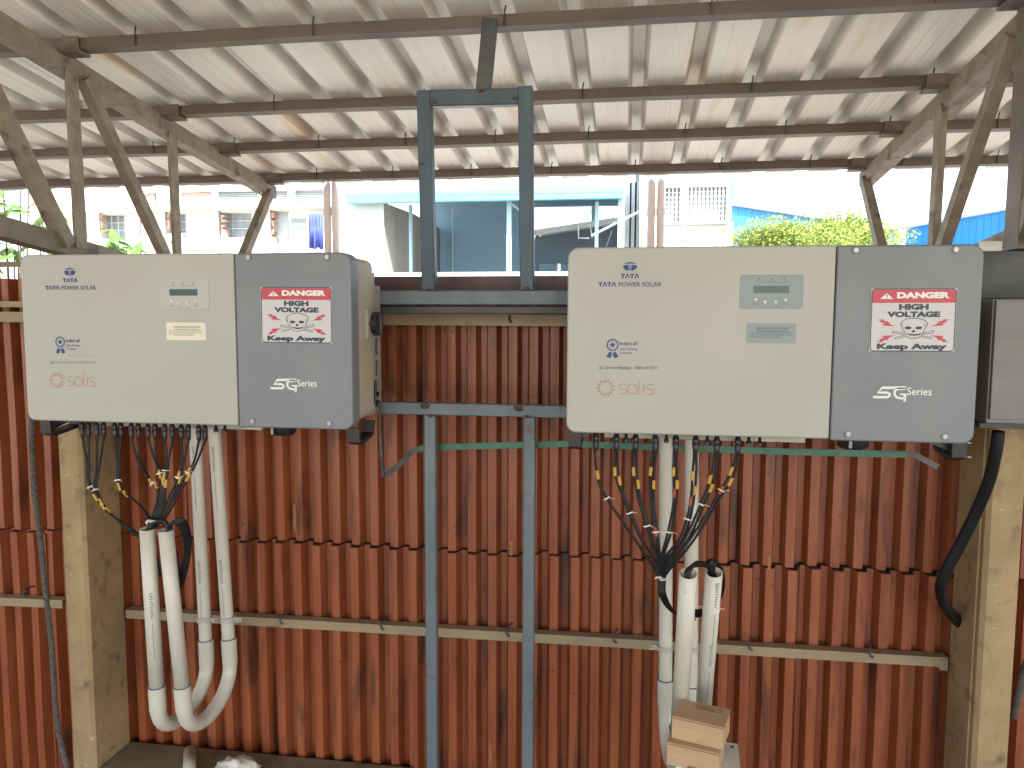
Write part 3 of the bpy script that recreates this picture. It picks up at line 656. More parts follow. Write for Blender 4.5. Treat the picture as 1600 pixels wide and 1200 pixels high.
    for k in range(n):
        for f, rad in ((-.27, .0168), (-.10, .0205), (0, .0275), (.10, .0205), (.27, .0168), (.5, .0160)):
            a = 2*math.pi*(k+f)/n+.25; pts.append((cx+rad*math.cos(a), cz+rad*math.sin(a)))
    ribbon(s, pts, .0016, -.0008, True)
    ss = s.build('sun_symbol', M['orange'], inv, recalc=False)
    so_ = MB(); X0, Z0 = P(967, 615.5); X1, Z1 = P(1022.5, 594.5); u = (X1-X0)/6.2; hh = (Z1-Z0)*.72; st_ = .0018
    def S_(ox):
        return [(ox+u*1.35, Z0+hh*.96), (ox+u*.9, Z0+hh), (ox+u*.45, Z0+hh*.98), (ox+u*.12, Z0+hh*.82), (ox+u*.14, Z0+hh*.62), (ox+u*.5, Z0+hh*.52), (ox+u*1.0, Z0+hh*.46), (ox+u*1.32, Z0+hh*.34), (ox+u*1.3, Z0+hh*.14), (ox+u*.95, Z0+hh*.01), (ox+u*.5, Z0), (ox, Z0+hh*.05)]
    ribbon(so_, S_(X0), st_, -.0008); ribbon(so_, S_(X1-u*1.4), st_, -.0008)
    c_ = (X0+u*2.35, Z0+hh/2); ribbon(so_, [(c_[0]+u*.78*abs(math.cos(a))**.75*math.copysign(1, math.cos(a)), c_[1]+hh*.5*abs(math.sin(a))**.75*math.copysign(1, math.sin(a))) for a in [2*math.pi*k/24 for k in range(24)]], st_, -.0008, True)
    ribbon(so_, [(X0+u*3.5, Z1), (X0+u*3.5, Z0+hh*.12), (X0+u*3.62, Z0+hh*.02), (X0+u*3.85, Z0)], st_, -.0008)
    ribbon(so_, [(X0+u*4.35, Z0+hh), (X0+u*4.35, Z0)], st_, -.0008); ribbon(so_, [(X0+u*4.35, Z0+hh*1.25), (X0+u*4.35, Z0+hh*1.16)], st_, -.0008)
    so_.build('lettering', M['orange'], ss, recalc=False)
    # series mark on the grey cover
    Q = lambda x, y: P(1350+x*.075, 590+y*.075); s = MB(); yy = .0002
    sw_ = .0072*.95
    s1 = [(600, 215), (370, 222), (300, 290), (470, 305), (535, 350), (500, 400), (175, 405)]
    s1 = [(880, 208), (380, 213), (285, 308), (480, 312), (545, 345), (520, 395), (470, 408), (190, 405)]
    ribbon(s, [Q(*v) for v in s1], .0066, yy)
    ribbon(s, [Q(*v) for v in [(860, 232), (700, 235), (640, 280), (635, 350), (680, 410), (760, 432), (840, 432)]], .0062, yy)
    s.add([(Q(*v)[0], yy, Q(*v)[1]) for v in ((760, 330), (890, 330), (870, 500), (815, 500), (825, 365), (740, 365))], [(0, 1, 2, 3, 4, 5)])
    sg_ = s.build('series_mark', M['white_print'], inv, recalc=False)
    a, b = Q(895, 365), Q(1415, 210); text_part('Series', a[0], b[0], a[1], b[1], yy, M['white_print'], sg_, bold=.008)
    a, b = Q(895, 432), Q(1415, 392); text_part('5TH GENERATION', a[0], b[0], a[1], b[1], yy, M['print_pale'], sg_)
    if right:
        a, b = P(1357.5, 549), P(1496.5, 451); danger_sticker(inv, a[0], b[0], a[1], b[1], R(-.3))
    else:
        a, b = at(408.5, 535, D0)-org, at(518, 448, D0)-org; danger_sticker(inv, a.x, b.x, a.z, b.z, R(.4))
    # handles
    for sx in (-1, 1):
        s = MB(); xe = .006 if sx < 0 else W-.03; 
        wv = .03
        if sx < 0:
            prof = [(.012, .012), (.012, -.034), (.032, -.036), (.095, -.016), (.16, -.010), (.16, .012)]
            inner = [(.045, .010), (.040, -.016), (.060, -.020), (.085, -.002)]
        # handle is a bar bent fore and aft
        path = [(xe+.015, .05, -.002), (xe+.015, .052, -.044), (xe+.015, .07, -.052), (xe+.015, .17, -.040), (xe+.015, .185, .0)]
        pts = [Vector(p) for p in path]; vs = []; fs = []
        for i, p in enumerate(pts):
            for (dx, dz) in ((-.018, -.006), (.018, -.006), (.018, .006), (-.018, .006)):
                vs.append((p.x+dx, p.y+(dz if i in (0, 1, 4) else 0)*(1 if i < 3 else -1), p.z+(dz if i in (2, 3) else (dz*.5 if i == 1 else 0))))
        for i in range(4):
            for q in range(4): fs.append((i*4+q, i*4+(q+1) % 4, (i+1)*4+(q+1) % 4, (i+1)*4+q))
        fs += [(0, 1, 2, 3), (16, 17, 18, 19)]
        s.add(vs, fs)
        if sx < 0:
            s.prism([(0, 0), (.018, 0), (.085, .034), (.15, .036), (.15, .044), (0, .044)], Vector((.008, .075, -.034)), Vector((.008, .095, -.034)), Vector((1, 0, 0)), Vector((0, 0, 1)))
        elif right:
            s.prism([(0, 0), (.018, 0), (.10, .034), (.17, .036), (.17, .044), (0, .044)], Vector((W-.008, .075, -.037)), Vector((W-.008, .105, -.037)), Vector((-1, 0, 0)), Vector((0, 0, 1)))
        s.build('carrying_handle', M['black'], inv)
    # cable gland under the grey cover
    x, _ = P(1345, 700) ; x += .01
    s = MB(); s.tube([(x, .11, .012), (x, .11, -.012)], .037, 10); s.tube([(x, .11, -.012), (x, .11, -.034), (x, .11, -.040)], [.042, .041, .034], 6); gl = s.build('cable_gland', M['black'], inv)
    s = MB(); s.box(x-.021, x-.013, .0675, .070, -.034, -.002); s.build('gland_rib', M['panel_grey'], gl)
    for dx in (.12, .16):
        s = MB(); s.tube([(x+dx, .11, .010), (x+dx, .11, -.010)], .009, 8); s.build('blanking_plug', M['black'], inv)
    # bottom channel behind the connectors
    s = MB(); s.box(.10, gx-.02, .185, .2045, -.040, .012); s.build('bottom_bracket', M['steel_bracket'], inv)
    return inv, org
ZT_R, ZT_L = CAMZ+.1869, CAMZ+.1812
inv_r, org_r = inverter(-.1635, ZT_R, 'right solar inverter, silver-grey control panel, nearer the grey metal enclosure', True)
inv_l, org_l = inverter(-1.8308, ZT_L, 'left solar inverter with pale control panel and cream label, its right side visible', False)

# ------------------------------------------------------------------ connectors and solar cables
def connector(inv, org, px, Y, long=True, scale=1.):
    x = at(px, 690, Y).x-org.x; y = Y-D0; s = MB(); k = scale
    if long:
        s.tube([(x, y, .012), (x, y, -.024), (x, y, -.026), (x, y, -.038)], [.0065*k, .0065*k, .0095*k, .0095*k], 8)
        s.tube([(x, y, -.038), (x, y, -.040), (x, y, -.064), (x, y, -.072)], [.0065*k, .009*k, .0085*k, .0055*k], 8)
        s.box(x-.010*k, x-.006*k, y-.003, y+.003, -.052, -.036)
        s.build('connector', M['black'], inv); return Vector((x, y, -.070))+org
    s.tube([(x, y, .012), (x, y, -.030), (x, y, -.032), (x, y, -.042)], [.0045, .0045, .0075, .0075], 8)
    s.build('capped_connector', M['black'], inv)
def solar_cable(pts, label, group, r=.0040, marks=(), ties=(), cat='cable'):
    P = smooth_path(pts, 7); o = P[0].copy(); P = [p-o for p in P]
    e = empty('solar_cable', o, label, cat, group); s = MB(); s.tube(P, r, 7); s.build('sheath', M['cable'], e)
    n = len(P)-1
    for (t, m_) in marks:
        i = min(int(t*n), n-2); a = P[i]; d = (P[i+1]-P[i]).normalized(); s = MB(); s.tube([a, a+d*.026], r+.0014, 8); s.build('marker_sleeve', M[m_], e)
    for t in ties:
        i = min(int(t*n), n-2); a = P[i]; d = (P[i+1]-P[i]).normalized(); s = MB(); s.tube([a, a+d*.0035], r*2.3+.002, 8)
        q = a+Vector((r*2, -.004, 0)); s.tube([q, q+Vector((.016, -.006, random.uniform(-.004, .006)))], .0009, 5); s.build('cable_tie', M['tie'], e)
    return e
ordw = ['first', 'second', 'third', 'fourth', 'fifth', 'sixth', 'seventh', 'eighth']
# right unit : eight strands meeting in one bundle
YC = 2.24
neck = at(1036, 872, 2.24); low = at(1030, 900, 2.2)
st_r = [(931, [(935, 735), (945, 770), (985, 830), (1018, 880)], (.22, 'yellow'), .36),
        (963, [(964, 740), (975, 775), (1000, 835), (1020, 868)], (.16, 'yellow'), .42),
        (993, [(993, 740), (1000, 780), (1017, 835), (1026, 866)], (.17, 'yellow'), .46),
        (1024, [(1019, 740), (1020, 785), (1026, 830), (1030, 866)], (.18, 'yellow'), .5),
        (1056, [(1055, 740), (1055, 782), (1046, 830), (1036, 866)], (.17, 'yellow'), .5),
        (1087, [(1085, 742), (1080, 790), (1066, 838), (1040, 872)], (.2, 'yellow'), .42),
        (1120, [(1114, 742), (1100, 780), (1072, 842), (1040, 885)], (.22, 'yellow'), .36),
        (1153, [(1144, 738), (1125, 772), (1082, 840), (1042, 890)], (.18, 'yellow'), .33)]
for i, (cx, mid, mk, tp) in enumerate(st_r):
    top = connector(inv_r, org_r, cx, YC)
    for j, dx in enumerate((-3.0, 3.0)):
        if i == 0 and j == 1: continue
        pts = [top+Vector((dx*.0011, .002*j, 0))]+[at(x+dx*(1 if q == 0 else .7)*(.9 if q < 3 else .5), y+4*j, YC-.006*i*(q > 1)) for q, (x, y) in enumerate(mid)]
        pts += [at(1034+dx*.6+(i-3.5)*.9, 905, 2.22+.004*j), at(1036+(i-4)*1.2, 930, 2.21), at(1052+(i-4)*.6, 955, 2.24+.003*i), at(1082+i*.5, 968, 2.34)]
        mks = [(mk[0]*.48+.02+.045*j, 'yellow')]
        if i in (4, 5, 7) and j == 0: mks.append((mk[0]*.48+.13, 'red_mark'))
        if i == 3 and j == 0: mks.append((.36, 'red_mark'))
        side = 'single black cable' if i == 0 else ('left black cable' if j == 0 else 'right black cable')
        solar_cable(pts, f'{side} from the {ordw[i]} connector from the left under the right inverter', 'black solar cables under the right inverter', marks=mks, ties=((tp*.75,) if j == 0 else ()) + ((.62,) if (j == 0 and i in (0, 3, 7)) else ()))
for px in (978, 1041, 1105, 1170, 1187): connector(inv_r, org_r, px, YC, False)
# left unit : pairs of connectors
st_l = [((129, 139), [(137, 720), (140, 755), (165, 795), (212, 830)], .5, .28), ((152, 163), [(152, 735), (150, 765), (172, 800), (214, 835)], .5, .25),
        ((180, 190), [(184, 720), (188, 760), (215, 785), (232, 806)], .45, .25), ((206, 217), [(216, 718), (232, 745), (248, 770), (240, 806)], .5, .36),
        ((232, 243), [(242, 715), (250, 735), (254, 768), (243, 806)], .48, .32), ((258, 270), [(262, 715), (259, 738), (255, 770), (246, 808)], .48, .28),
        ((284, 295), [(286, 715), (280, 745), (264, 780), (250, 808)], .4, .3), ((311, 321), [(305, 720), (291, 745), (272, 780), (255, 808)], .36, .26)]
YL = 2.24
for i, (cxs, mid, mt, tp) in enumerate(st_l):
    for j, cx in enumerate(cxs):
        top = connector(inv_l, org_l, cx, YL+.01*j, scale=.85); dx = (-1.6, 1.8)[j]
        pts = [top]+[at(x+dx, y+3*j, YL-.012*q) for q, (x, y) in enumerate(mid)]
        if i < 2: pts += [at(224+dx, 842, 2.19), at(238+dx, 852, 2.22), at(246, 875, 2.24), at(250, 900, 2.24)]
        else: pts += [at(236+2*i-6+dx, 822, 2.17), at(231+1.3*i-5, 834, 2.16), at(233+1.3*i-5, 860, 2.163)]
        solar_cable(pts, f'{["left", "right"][j]} black cable of the {ordw[i]} connector pair under the left inverter', 'black solar cables under the left inverter', r=.0037, marks=((mt*.62+.03*j, 'yellow'),)+(((.62, 'yellow'),) if (i == 0 and j == 1) else ()), ties=((tp,) if j == 0 else ()) + ((.66,) if (j == 0 and i in (0, 2, 4, 6)) else ()))
for px in (338, 352): connector(inv_l, org_l, px, YL, False)
# surplus loops
def loop_bundle(paths, label, name='cable_bundle', r=.0045):
    e = None
    for k, pth in enumerate(paths):
        P = smooth_path(pth, 6)
        if e is None: o = P[0].copy(); e = empty(name, o, label, 'cable bundle')
        s = MB(); s.tube([p-o for p in P], r, 7); s.build('cable', M['cable'], e)
    return e
loop_bundle([[at(262+k, 835+k, 2.16), at(263+k, 824-k*1.2, 2.16), at(275+2*k, 818-k, 2.13), at(287+k*1.6, 836, 2.17), at(289+k*1.2, 865, 2.19), at(283+k*.9, 890+k*2, 2.20), at(283-k*.5, 905+k*2.2, 2.21), at(279-k, 893, 2.22), at(276, 860, 2.24)] for k in range(7)],
            'loop of surplus black cable hanging right of the two open white conduits, left inverter')
loop_bundle([[at(226+k*2, 836, 2.16), at(234+k*2, 821-k*.7, 2.16), at(248+k*1.5, 815-k*.6, 2.16), at(259+k, 820, 2.16), at(262, 845, 2.155)] for k in range(4)],
            'short black cable arch joining the tops of the two left open conduits')
loop_bundle([[at(1072, 925, 1.95), at(1071+k, 897, 1.94), at(1080+k, 886-k*.9, 1.96), at(1095, 883-k*.8, 2.01), at(1107, 887-k*.5, 2.05), at(1112+k, 900, 2.065), at(1113, 930, 2.08)] for k in range(6)],
            'black cable arch between the tops of the two right open conduits', r=.005)
loop_bundle([[at(1110+k*1.5, 925, 2.09), at(1109+k*1.5, 890, 2.06), at(1112+k*1.2, 876+k, 2.06), at(1121+k, 884, 2.08), at(1129+k*.3, 905, 2.12), at(1127, 930, 2.16), at(1112, 952, 2.2), at(1095, 962-k*2, 2.25), at(1083, 962-k*2, 2.3)] for k in range(5)],
            'black cables spilling from the far right open conduit and looping behind it', r=.005)

# ------------------------------------------------------------------ conduits
PR = .0230
def pipe_path(pts, n=8): return smooth_path(pts, n)
def conduit(pa, pb, ua, ub, label, sock_a, sock_b):
    """open front leg pa->ua, U-bend in depth, rear leg ub->pb behind the inverter"""
    e = empty('conduit_pipe', ub, label, 'conduit', 'white U-shaped conduits'); o = Vector(ub)
    s = MB(); s.tube(rel([pa, pa+(ua-pa)*.5, ua], o), PR, 24, inner=PR-.0022); s.build('front_leg', M['pvc'], e)
    s = MB(); s.tube(rel([ub, pb], o), PR*.96, 20); s.build('rear_leg', M['pvc'], e)
    da = (ua-pa).normalized(); db = (ub-pb).normalized(); mid = (ua+ub)/2; r = (ua-ub).length/2
    cp = [ua-da*.03, ua, ua+da*.05]
    # bend: bezier from ua to ub
    k_ = r*1.05; b0, b1, b2, b3 = ua+da*.05, ua+da*(.05+k_), ub+db*(.05+k_), ub+db*.05
    for t in [i/18 for i in range(1, 18)]:
        cp.append(b0*(1-t)**3+b1*3*t*(1-t)**2+b2*3*t*t*(1-t)+b3*t**3)
    cp += [b3, ub, ub-db*.03]; n = len(cp)
    rad = [PR+.0035 if (i < 3 or i > n-4) else PR+.0012 for i in range(n)]
    s = MB(); s.tube(rel(cp, o), rad, 24, inner=None); s.build('bend', M['pvc'], e)
    for (c_, d_) in ((ua-da*.03, da), (ub-db*.03, db)):
        s = MB(); s.tube(rel([c_-d_*.0015, c_+d_*.001], o), PR+.0040, 24); s.build('joint_line', M['print_grey'], e)
    return e, o
def pipe_print(e, o, pa, pb, t0, body, side=-1, ln=.16, m='print_grey'):
    """letters printed along a pipe, wrapped a little round it"""
    d = (pb-pa).normalized(); uv, fs = text_mesh(body, .005); base = pa+(pb-pa)*t0
    x = Vector((0, -1, 0)).cross(d).normalized() if abs(d.z) > .3 else Vector((1, 0, 0)); y = d.cross(x).normalized()
    if y.y > 0: y = -y
    if x.x < 0: x = -x
    s = MB(); vs = []
    for u, v in uv:
        a = side+(.32*v-.16)*1.4; vs.append(base-o+d*(ln*u)+(x*math.sin(a)+y*math.cos(a))*(PR+.0006))
    s.add(vs, fs); s.build('lettering', M[m], e, recalc=False)
    s = MB(); q = [base-o+d*(ln+.02+f)+(x*math.sin(side)+y*math.cos(side))*(PR+.0006) for f in (0, .12)]
    w = x*math.cos(side)*.0007-y*math.sin(side)*.0007
    s.add([q[0]-w, q[0]+w, q[1]+w, q[1]-w], [(0, 1, 2, 3)]); s.build('printed_line', M[m], e, recalc=False)
YB = 2.48
# left pair
for (ta, ba, bb, tb, lab, pr_) in (((230, 826), (245.5, 1085), (322, 1012), (303.5, 640), 'white U-shaped conduit with open top, leftmost of the four under the left inverter', 1),
                                   ((259, 828), (285.5, 1085), (358, 1010), (333, 640), 'second white U-shaped conduit from the left, its bend crossing in front of the first', 0)):
    pa, ua, ub, pb = at(*ta, 2.16), at(*ba, 2.20), at(*bb, YB), at(*tb, YB)
    e, o = conduit(pa, pb, ua, ub, lab, 0, 0)
    if pr_: pipe_print(e, o, pa, ua, .36, 'SANTHAN', .55, .085)
    pipe_print(e, o, pb, ub, .15, 'SANTHAN', .1, .085)
    pipe_print(e, o, pb, ub, .62, 'SANTHAN', .1, .085)
    c = at(bb[0]-2, 967, YB)-o; s = MB(); s.tube([c-Vector((0, 0, .010)), c+Vector((0, 0, .010))], PR+.003, 20); s.box(c.x+.02, c.x+.052, c.y-.004, c.y+.002, c.z-.008, c.z+.008)
    s.tube([c+Vector((.044, -.004, 0)), c+Vector((.044, -.016, 0))], .005, 6); s.build('saddle_clamp', M['galv'], e)
# right pair
for (ta, ba, bb, tb, yt, yb, lab, pr_) in (((1075.5, 896), (1059.5, 1150), (1040, 1075), (1040.5, 660), 1.95, 2.17, 'white conduit with open top, third from the left, rising from behind the cardboard boxes', 0),
                                   ((1115.5, 894), (1097, 1135), (1080, 1085), (1081, 660), 2.06, 2.28, 'rightmost white open-topped conduit with black cables spilling out of its top', 1)):
    pa, ua, ub, pb = at(*ta, yt), at(*ba, yb), at(*bb, YB), at(*tb, YB)
    e, o = conduit(pa, pb, ua, ub, lab, 0, 0)
    if pr_:
        dd = (ua-pa); pipe_print(e, o, pa, ua, .03, 'SANTHAN', .35, .085); pipe_print(e, o, pa, ua, .40, 'SANTHAN', .25, .085)
        c = pa+dd*.21-o; s = MB(); s.tube([c, c+dd.normalized()*.003], PR+.0016, 20); s.tube([c+Vector((-.035, 0, .002)), c+Vector((-.02, 0, 0))], .0012, 5); s.tube([c+Vector((.035, 0, -.002)), c+Vector((.02, 0, 0))], .0012, 5); s.build('cable_tie', M['tie'], e)
    c = at(bb[0]-1, 1012, YB)-o; s = MB(); s.tube([c-Vector((0, 0, .009)), c+Vector((0, 0, .009))], PR+.003, 20); s.box(c.x-.05, c.x-.02, c.y-.004, c.y+.002, c.z-.008, c.z+.008)
    s.tube([c+Vector((-.044, -.004, 0)), c+Vector((-.044, -.016, 0))], .005, 6); s.build('saddle_clamp', M['galv'], e)

# thick black cable and grey hanging cable
def cable_thing(name, pts, r, m, label, n=8, twist=False):
    P = smooth_path(pts, n); o = P[0].copy(); P = [p-o for p in P]; s = MB()
    if twist:
        s.tube(P, r*.8, 8)
        dens = smooth_path([p for p in P], 4)
        for ph in (0, 2.1, 4.2):
            s.tube([p+Vector((math.cos(i*.42+ph), math.sin(i*.42+ph), 0))*r*.5 for i, p in enumerate(dens)], r*.62, 6)
    else: s.tube(P, r, 14)
    return tag(s.build(name, m, None, o), label, 'cable')
cable_thing('power_cable', [at(1560, 674, 2.30), at(1556, 705, 2.31), at(1545, 752, 2.34), at(1523, 805, 2.38), at(1498, 855, 2.41), at(1478, 893, 2.43), at(1470, 920, 2.45), at(1476, 944, 2.50), at(1492, 966, 2.58), at(1510, 985, 2.64)], .0165, M['cable'], 'thick black power cable dropping from the grey metal enclosure past the right pillar')
cable_thing('hanging_cable', [at(50, 640, 2.38), at(50, 700, 2.38), at(54, 770, 2.385), at(64, 850, 2.39), at(72, 930, 2.40), at(81, 1010, 2.40), at(86, 1090, 2.40), at(93, 1150, 2.39), at(107, 1205, 2.36), at(125, 1260, 2.33)], .0095, M['grey_cable'], 'twisted dusty grey cable hanging down in front of the red wall at the left', twist=True)
cable_thing('grey_hose', [at(1612, 1020, 2.62), at(1600, 1048, 2.62), at(1592, 1080, 2.63), at(1584, 1120, 2.65)], .012, M['grey_cable'], 'short grey hose just right of the right pillar near the floor')

# ------------------------------------------------------------------ grey metal enclosure
a = at(1555, 467, 2.2); b = at(1555, 659, 2.2); e = empty('metal_enclosure', (a.x, 2.2, b.z), 'grey sheet steel enclosure cut off by the right edge, right of the right inverter', 'enclosure')
h = a.z-b.z; wE = .42
s = MB(); s.box(.0, wE, 0.012, .24, -.006, h, .003); s.build('case', M['box_steel'], e)
s = MB(); s.box(.004, wE-.004, 0, .011, .006, h-.003, .002); s.build('door', M['box_steel'], e)
s = MB(); s.box(-.012, wE+.01, .02, .235, -.020, -.007, .001); s.build('base_flange', M['dark_steel'], e)
q = at(1561, 668, 2.30)-Vector((a.x, 2.2, b.z)); s = MB(); s.tube([(q.x, q.y, -.03), (q.x, q.y, .0)], .020, 12); s.build('cable_gland', M['rust_ring'], e)

# bolts on the pillar beside the inverter
for (x, y, w_) in ((1512, 692, 'upper'), (1512, 714, 'lower')):
    c = at(x, y, 2.36); s = MB(); s.tube([(-.012, 0, 0), (.010, 0, 0)], .0035, 8); s.tube([(-.002, 0, 0), (.005, 0, 0)], .0065, 6)
    tag(s.build('anchor_bolt', M['screw'], None, c), f'{w_} of the two small steel bolts below the right end of the right inverter', 'bolt', 'bolts on the right pillar')

# ------------------------------------------------------------------ boxes on the floor
def carton(x0, x1, y0, y1, z0, z1, rz, label, m='cardboard', tape=False):
    cx, cy = (x0+x1)/2, (y0+y1)/2; e = empty('carton' if m != 'cardboard' else 'cardboard_box', (cx, cy, z0), label, 'box', None if m != 'cardboard' else 'small cardboard boxes'); e.rotation_euler = (0, 0, rz)
    a, b, c, d, h = x0-cx, x1-cx, y0-cy, y1-cy, z1-z0
    s = MB(); s.box(a, b, c, d, 0, h-.003, .0015); s.build('body', M[m], e)
    s = MB(); s.box(a-.001, b+.001, c-.0012, d+.001, h-.0029, h, .0008); lid = s.build('lid_flap', M[m], e)
    s = MB(); s.box(a+.002, b-.002, c-.0018, c-.0010, h-.0055, h-.0035); s.box(b+.0008, b+.0016, c, d-.004, h-.006, h-.0035); s.build('flap_gap', M['cardboard_edge'], lid)
    return e, (a, b, c, d, h)
ZB = CAMZ-1.05
def ctr(cx, cy, w, d, z0, z1, rz, label, m='cardboard'): return carton(cx-w/2, cx+w/2, cy-d/2, cy+d/2, z0, z1, rz, label, m)
e, (a, b, c, d, h) = ctr(.2115, 2.016, .133, .100, ZB-.062, ZB, R(-17), 'upper small cardboard box on the stack, printed label on its top')
s = MB(); s.box(a+.045, b-.015, d-.040, d-.010, h-.001, h+.0008); pl_ = s.build('paper_label', M['cardboard_edge2'], e)
s = MB()
for k in range(3): s.box(a+.05, b-.03-.01*k, d-.036+.008*k, d-.033+.008*k, h+.0009, h+.0013)
s.build('printed_line', M['cardboard_edge'], pl_)
e2, dims2 = ctr(.198, 2.0, .133, .100, ZB-.1246, ZB-.0626, R(-15), 'lower small cardboard box of the stack, resting on the white carton')
s = MB(); s.box(-.012, .012, dims2[2]-.0020, dims2[2]-.0012, .004, .010); s.build('finger_cut', M['cardboard_edge'], e2)
zt3 = ZB-.1252
e3, dims3 = ctr(.232, 2.042, .165, .125, 0.001, zt3, R(-4), 'tall white carton on the floor under the two cardboard boxes', 'white_carton')
s = MB(); s.tube([(dims3[1]-.014, dims3[3]-.02, zt3-.001+.0012), (dims3[1]-.014, dims3[3]-.02, zt3-.001+.0018)], .005, 12); s.build('punched_hole', M['black'], e3)

x0_ = pl1+.002; x1_ = at(640, 1195, 2.6).x
s = MB(); s.box(0, x1_-x0_, 0, .245, 0, .21, .008)
tag(s.build('concrete_ledge', M['ledge'], None, (x0_, 2.42, 0.001)), 'low brown concrete ledge at the foot of the wall, right of the left pillar', 'ledge')
# offcut pipe and plastic bag on the floor
pa, pb = at(297, 1176, 2.60), at(295, 1212, 2.42); pa.z = .234; pb.z = .234
s = MB(); s.tube([pa-pb, Vector((0, 0, 0))], PR, 24, inner=PR-.0025); tag(s.build('pipe_offcut', M['pvc'], None, pb), 'short white pipe offcut lying on the floor near the red wall', 'pipe')
bm = bmesh.new(); bmesh.ops.create_icosphere(bm, subdivisions=4, radius=1); rnd = random.Random(3)
from mathutils import noise as mnoise
for v in bm.verts:
    n_ = mnoise.noise(v.co*2.2+Vector((3, 1, 2))); n2 = mnoise.noise(v.co*6)
    v.co *= (1+.35*n_+.15*n2); v.co.x *= .085; v.co.y *= .055; v.co.z = max(v.co.z*.045+.028, .001)
me = bpy.data.meshes.new('bag'); bm.to_mesh(me); bm.free(); me.materials.append(M['bag'])
for p_ in me.polygons: p_.use_smooth = True
bo = bpy.data.objects.new('plastic_bag', me); col.objects.link(bo); q = at(370, 1200, 2.5); bo.location = (q.x, 2.5, .21); tag(bo, 'crumpled white plastic bag lying on the floor right of the pipe offcut', 'bag')

# ------------------------------------------------------------------ outdoor pipes rising at the eave
for (x, lab) in ((511, 'left downpipe of the left pair outside the eave'), (524, 'right downpipe of the left pair outside the eave'), (1018, 'left downpipe of the right pair outside the eave'), (1033, 'right downpipe of the right pair outside the eave')):
    p = at(x, 300, 4.22); e = empty('downpipe', (p.x, 4.22, 0), 'pale '+lab, 'pipe', 'pale pipes outside the eave')
    s = MB(); s.tube([(0, 0, 0), (0, 0, at(x, 262, 4.22).z)], .021, 14); s.build('pipe', M['pale_pipe'], e)
    z = at(x, 331, 4.22).z; s = MB(); s.tube([(0, 0, z-.02), (0, 0, z+.02)], .0245, 14); s.build('coupling', M['pale_pipe'], e)
p0 = at(480, 281, 4.22); p1 = at(1060, 270, 4.22)

# ------------------------------------------------------------------ buildings outside
REFX = {'whitewashed_building': 290, 'blue_lean_to': 760, 'white_house': 1070, 'grey_clad_shed': 985}
def pbox(name, m, parent, px0, py0, px1, py1, Y, depth, to_ground=False, bev=0.):
    o = Vector(parent.location) if parent else Vector((0, 0, 0))
    rxp = REFX.get(parent.name if parent else '', (px0+px1)/2)
    a = at(px0, py0, Y); b = at(px1, py1, Y); a.z = at(rxp, py0, Y).z; b.z = at(rxp, py1, Y).z; z0 = 0 if to_ground else min(a.z, b.z)
    s = MB(); s.box(a.x-o.x, b.x-o.x, Y-o.y, Y+depth-o.y, z0-o.z, max(a.z, b.z)-o.z, bev); return s.build(name, M[m] if isinstance(m, str) else m, parent)
# left whitewashed building with openings: wall strips around real openings
YW = 12.0
bl = empty('whitewashed_building', (at(290, 400, YW).x, YW, 0), 'sunlit whitewashed building seen through the gap on the left', 'building'); bo_ = Vector(bl.location)
ops = [(160, 195, 333, 372), (262, 290, 333, 364), (345, 393, 333, 372), (425, 481, 332, 430)]
top_ops = [(226, 244), (282, 331), (339, 403), (408, 449), (459, 507)]
pbox('wall', 'white_wall', bl, 44, 300, 226, 320, YW, .3); pbox('wall', 'white_wall', bl, 44, 240, 535, 300, YW, .3)
xs = [226]+[v for t in top_ops for v in t]+[535]
prev = 226
for (a_, b_) in top_ops:
    if a_ > prev: pbox('wall', 'white_wall', bl, prev, 300, a_, 320, YW, .3)
    prev = b_
pbox('wall', 'white_wall', bl, prev, 300, 535, 320, YW, .3)
pbox('ledge', 'white_wall', bl, 40, 320, 538, 327, YW-.25, .6)
prev = 44
for (a_, b_, c_, d_) in ops:
    pbox('wall', 'white_wall', bl, prev, 327, a_, 460, YW, .3); pbox('wall', 'white_wall', bl, a_, 327, b_, c_, YW, .3)
    if d_ < 420: pbox('wall', 'white_wall', bl, a_, d_, b_, 460, YW, .3)
    prev = b_
pbox('wall', 'white_wall', bl, prev, 327, 535, 460, YW, .3)
pbox('lower_wall', 'white_wall', bl, 44, 460, 535, 520, YW, .3, True)
pbox('inner_wall', 'white_wall', bl, 44, 300, 535, 470, YW+1.6, .1)
for (a_, b_, c_, d_) in ops[:3]:
    w_ = pbox('window', 'window_dark', bl, a_+(8 if a_ == 345 else 4), c_, b_, d_, YW+.2, .04)
    for k in range(4):
        xx = a_+4+(b_-a_-4)*k/3; q = pbox('window_bar', 'grille', bl, xx-.5, c_, xx+.5, d_, YW+.15, .02); q.parent = w_
    for yy in (c_+13, c_+25):
        q = pbox('window_bar', 'grille', bl, a_+4, yy, b_, yy+.8, YW+.17, .02); q.parent = w_
def bricks(parent, px0, py0, px1, py1, Y, rows, bw, ragged=0):
    o = Vector(parent.location); a = at(px0, py0, Y); b = at(px1, py1, Y); rh = (a.z-b.z)/rows; s = MB(); rn = random.Random(px0)
    for r_ in range(rows):
        x = a.x-(r_ % 2)*bw/2
        while x < b.x:
            x_0, x_1 = max(x, a.x), min(x+bw*.93, b.x)
            if x_1-x_0 > bw*.2 and rn.random() > ragged: s.box(x_0-o.x, x_1-o.x, Y-o.y, Y-o.y+.11, a.z-(r_+1)*rh*1+rh*.1-o.z, a.z-r_*rh-o.z)
            x += bw
    ob = s.build('brickwork', M['brick'], parent); ob['kind'] = 'stuff'; return ob
bricks(bl, 226, 303, 242, 321, YW+.05, 6, .09); bricks(bl, 283, 302, 330, 320, YW+.05, 6, .09)
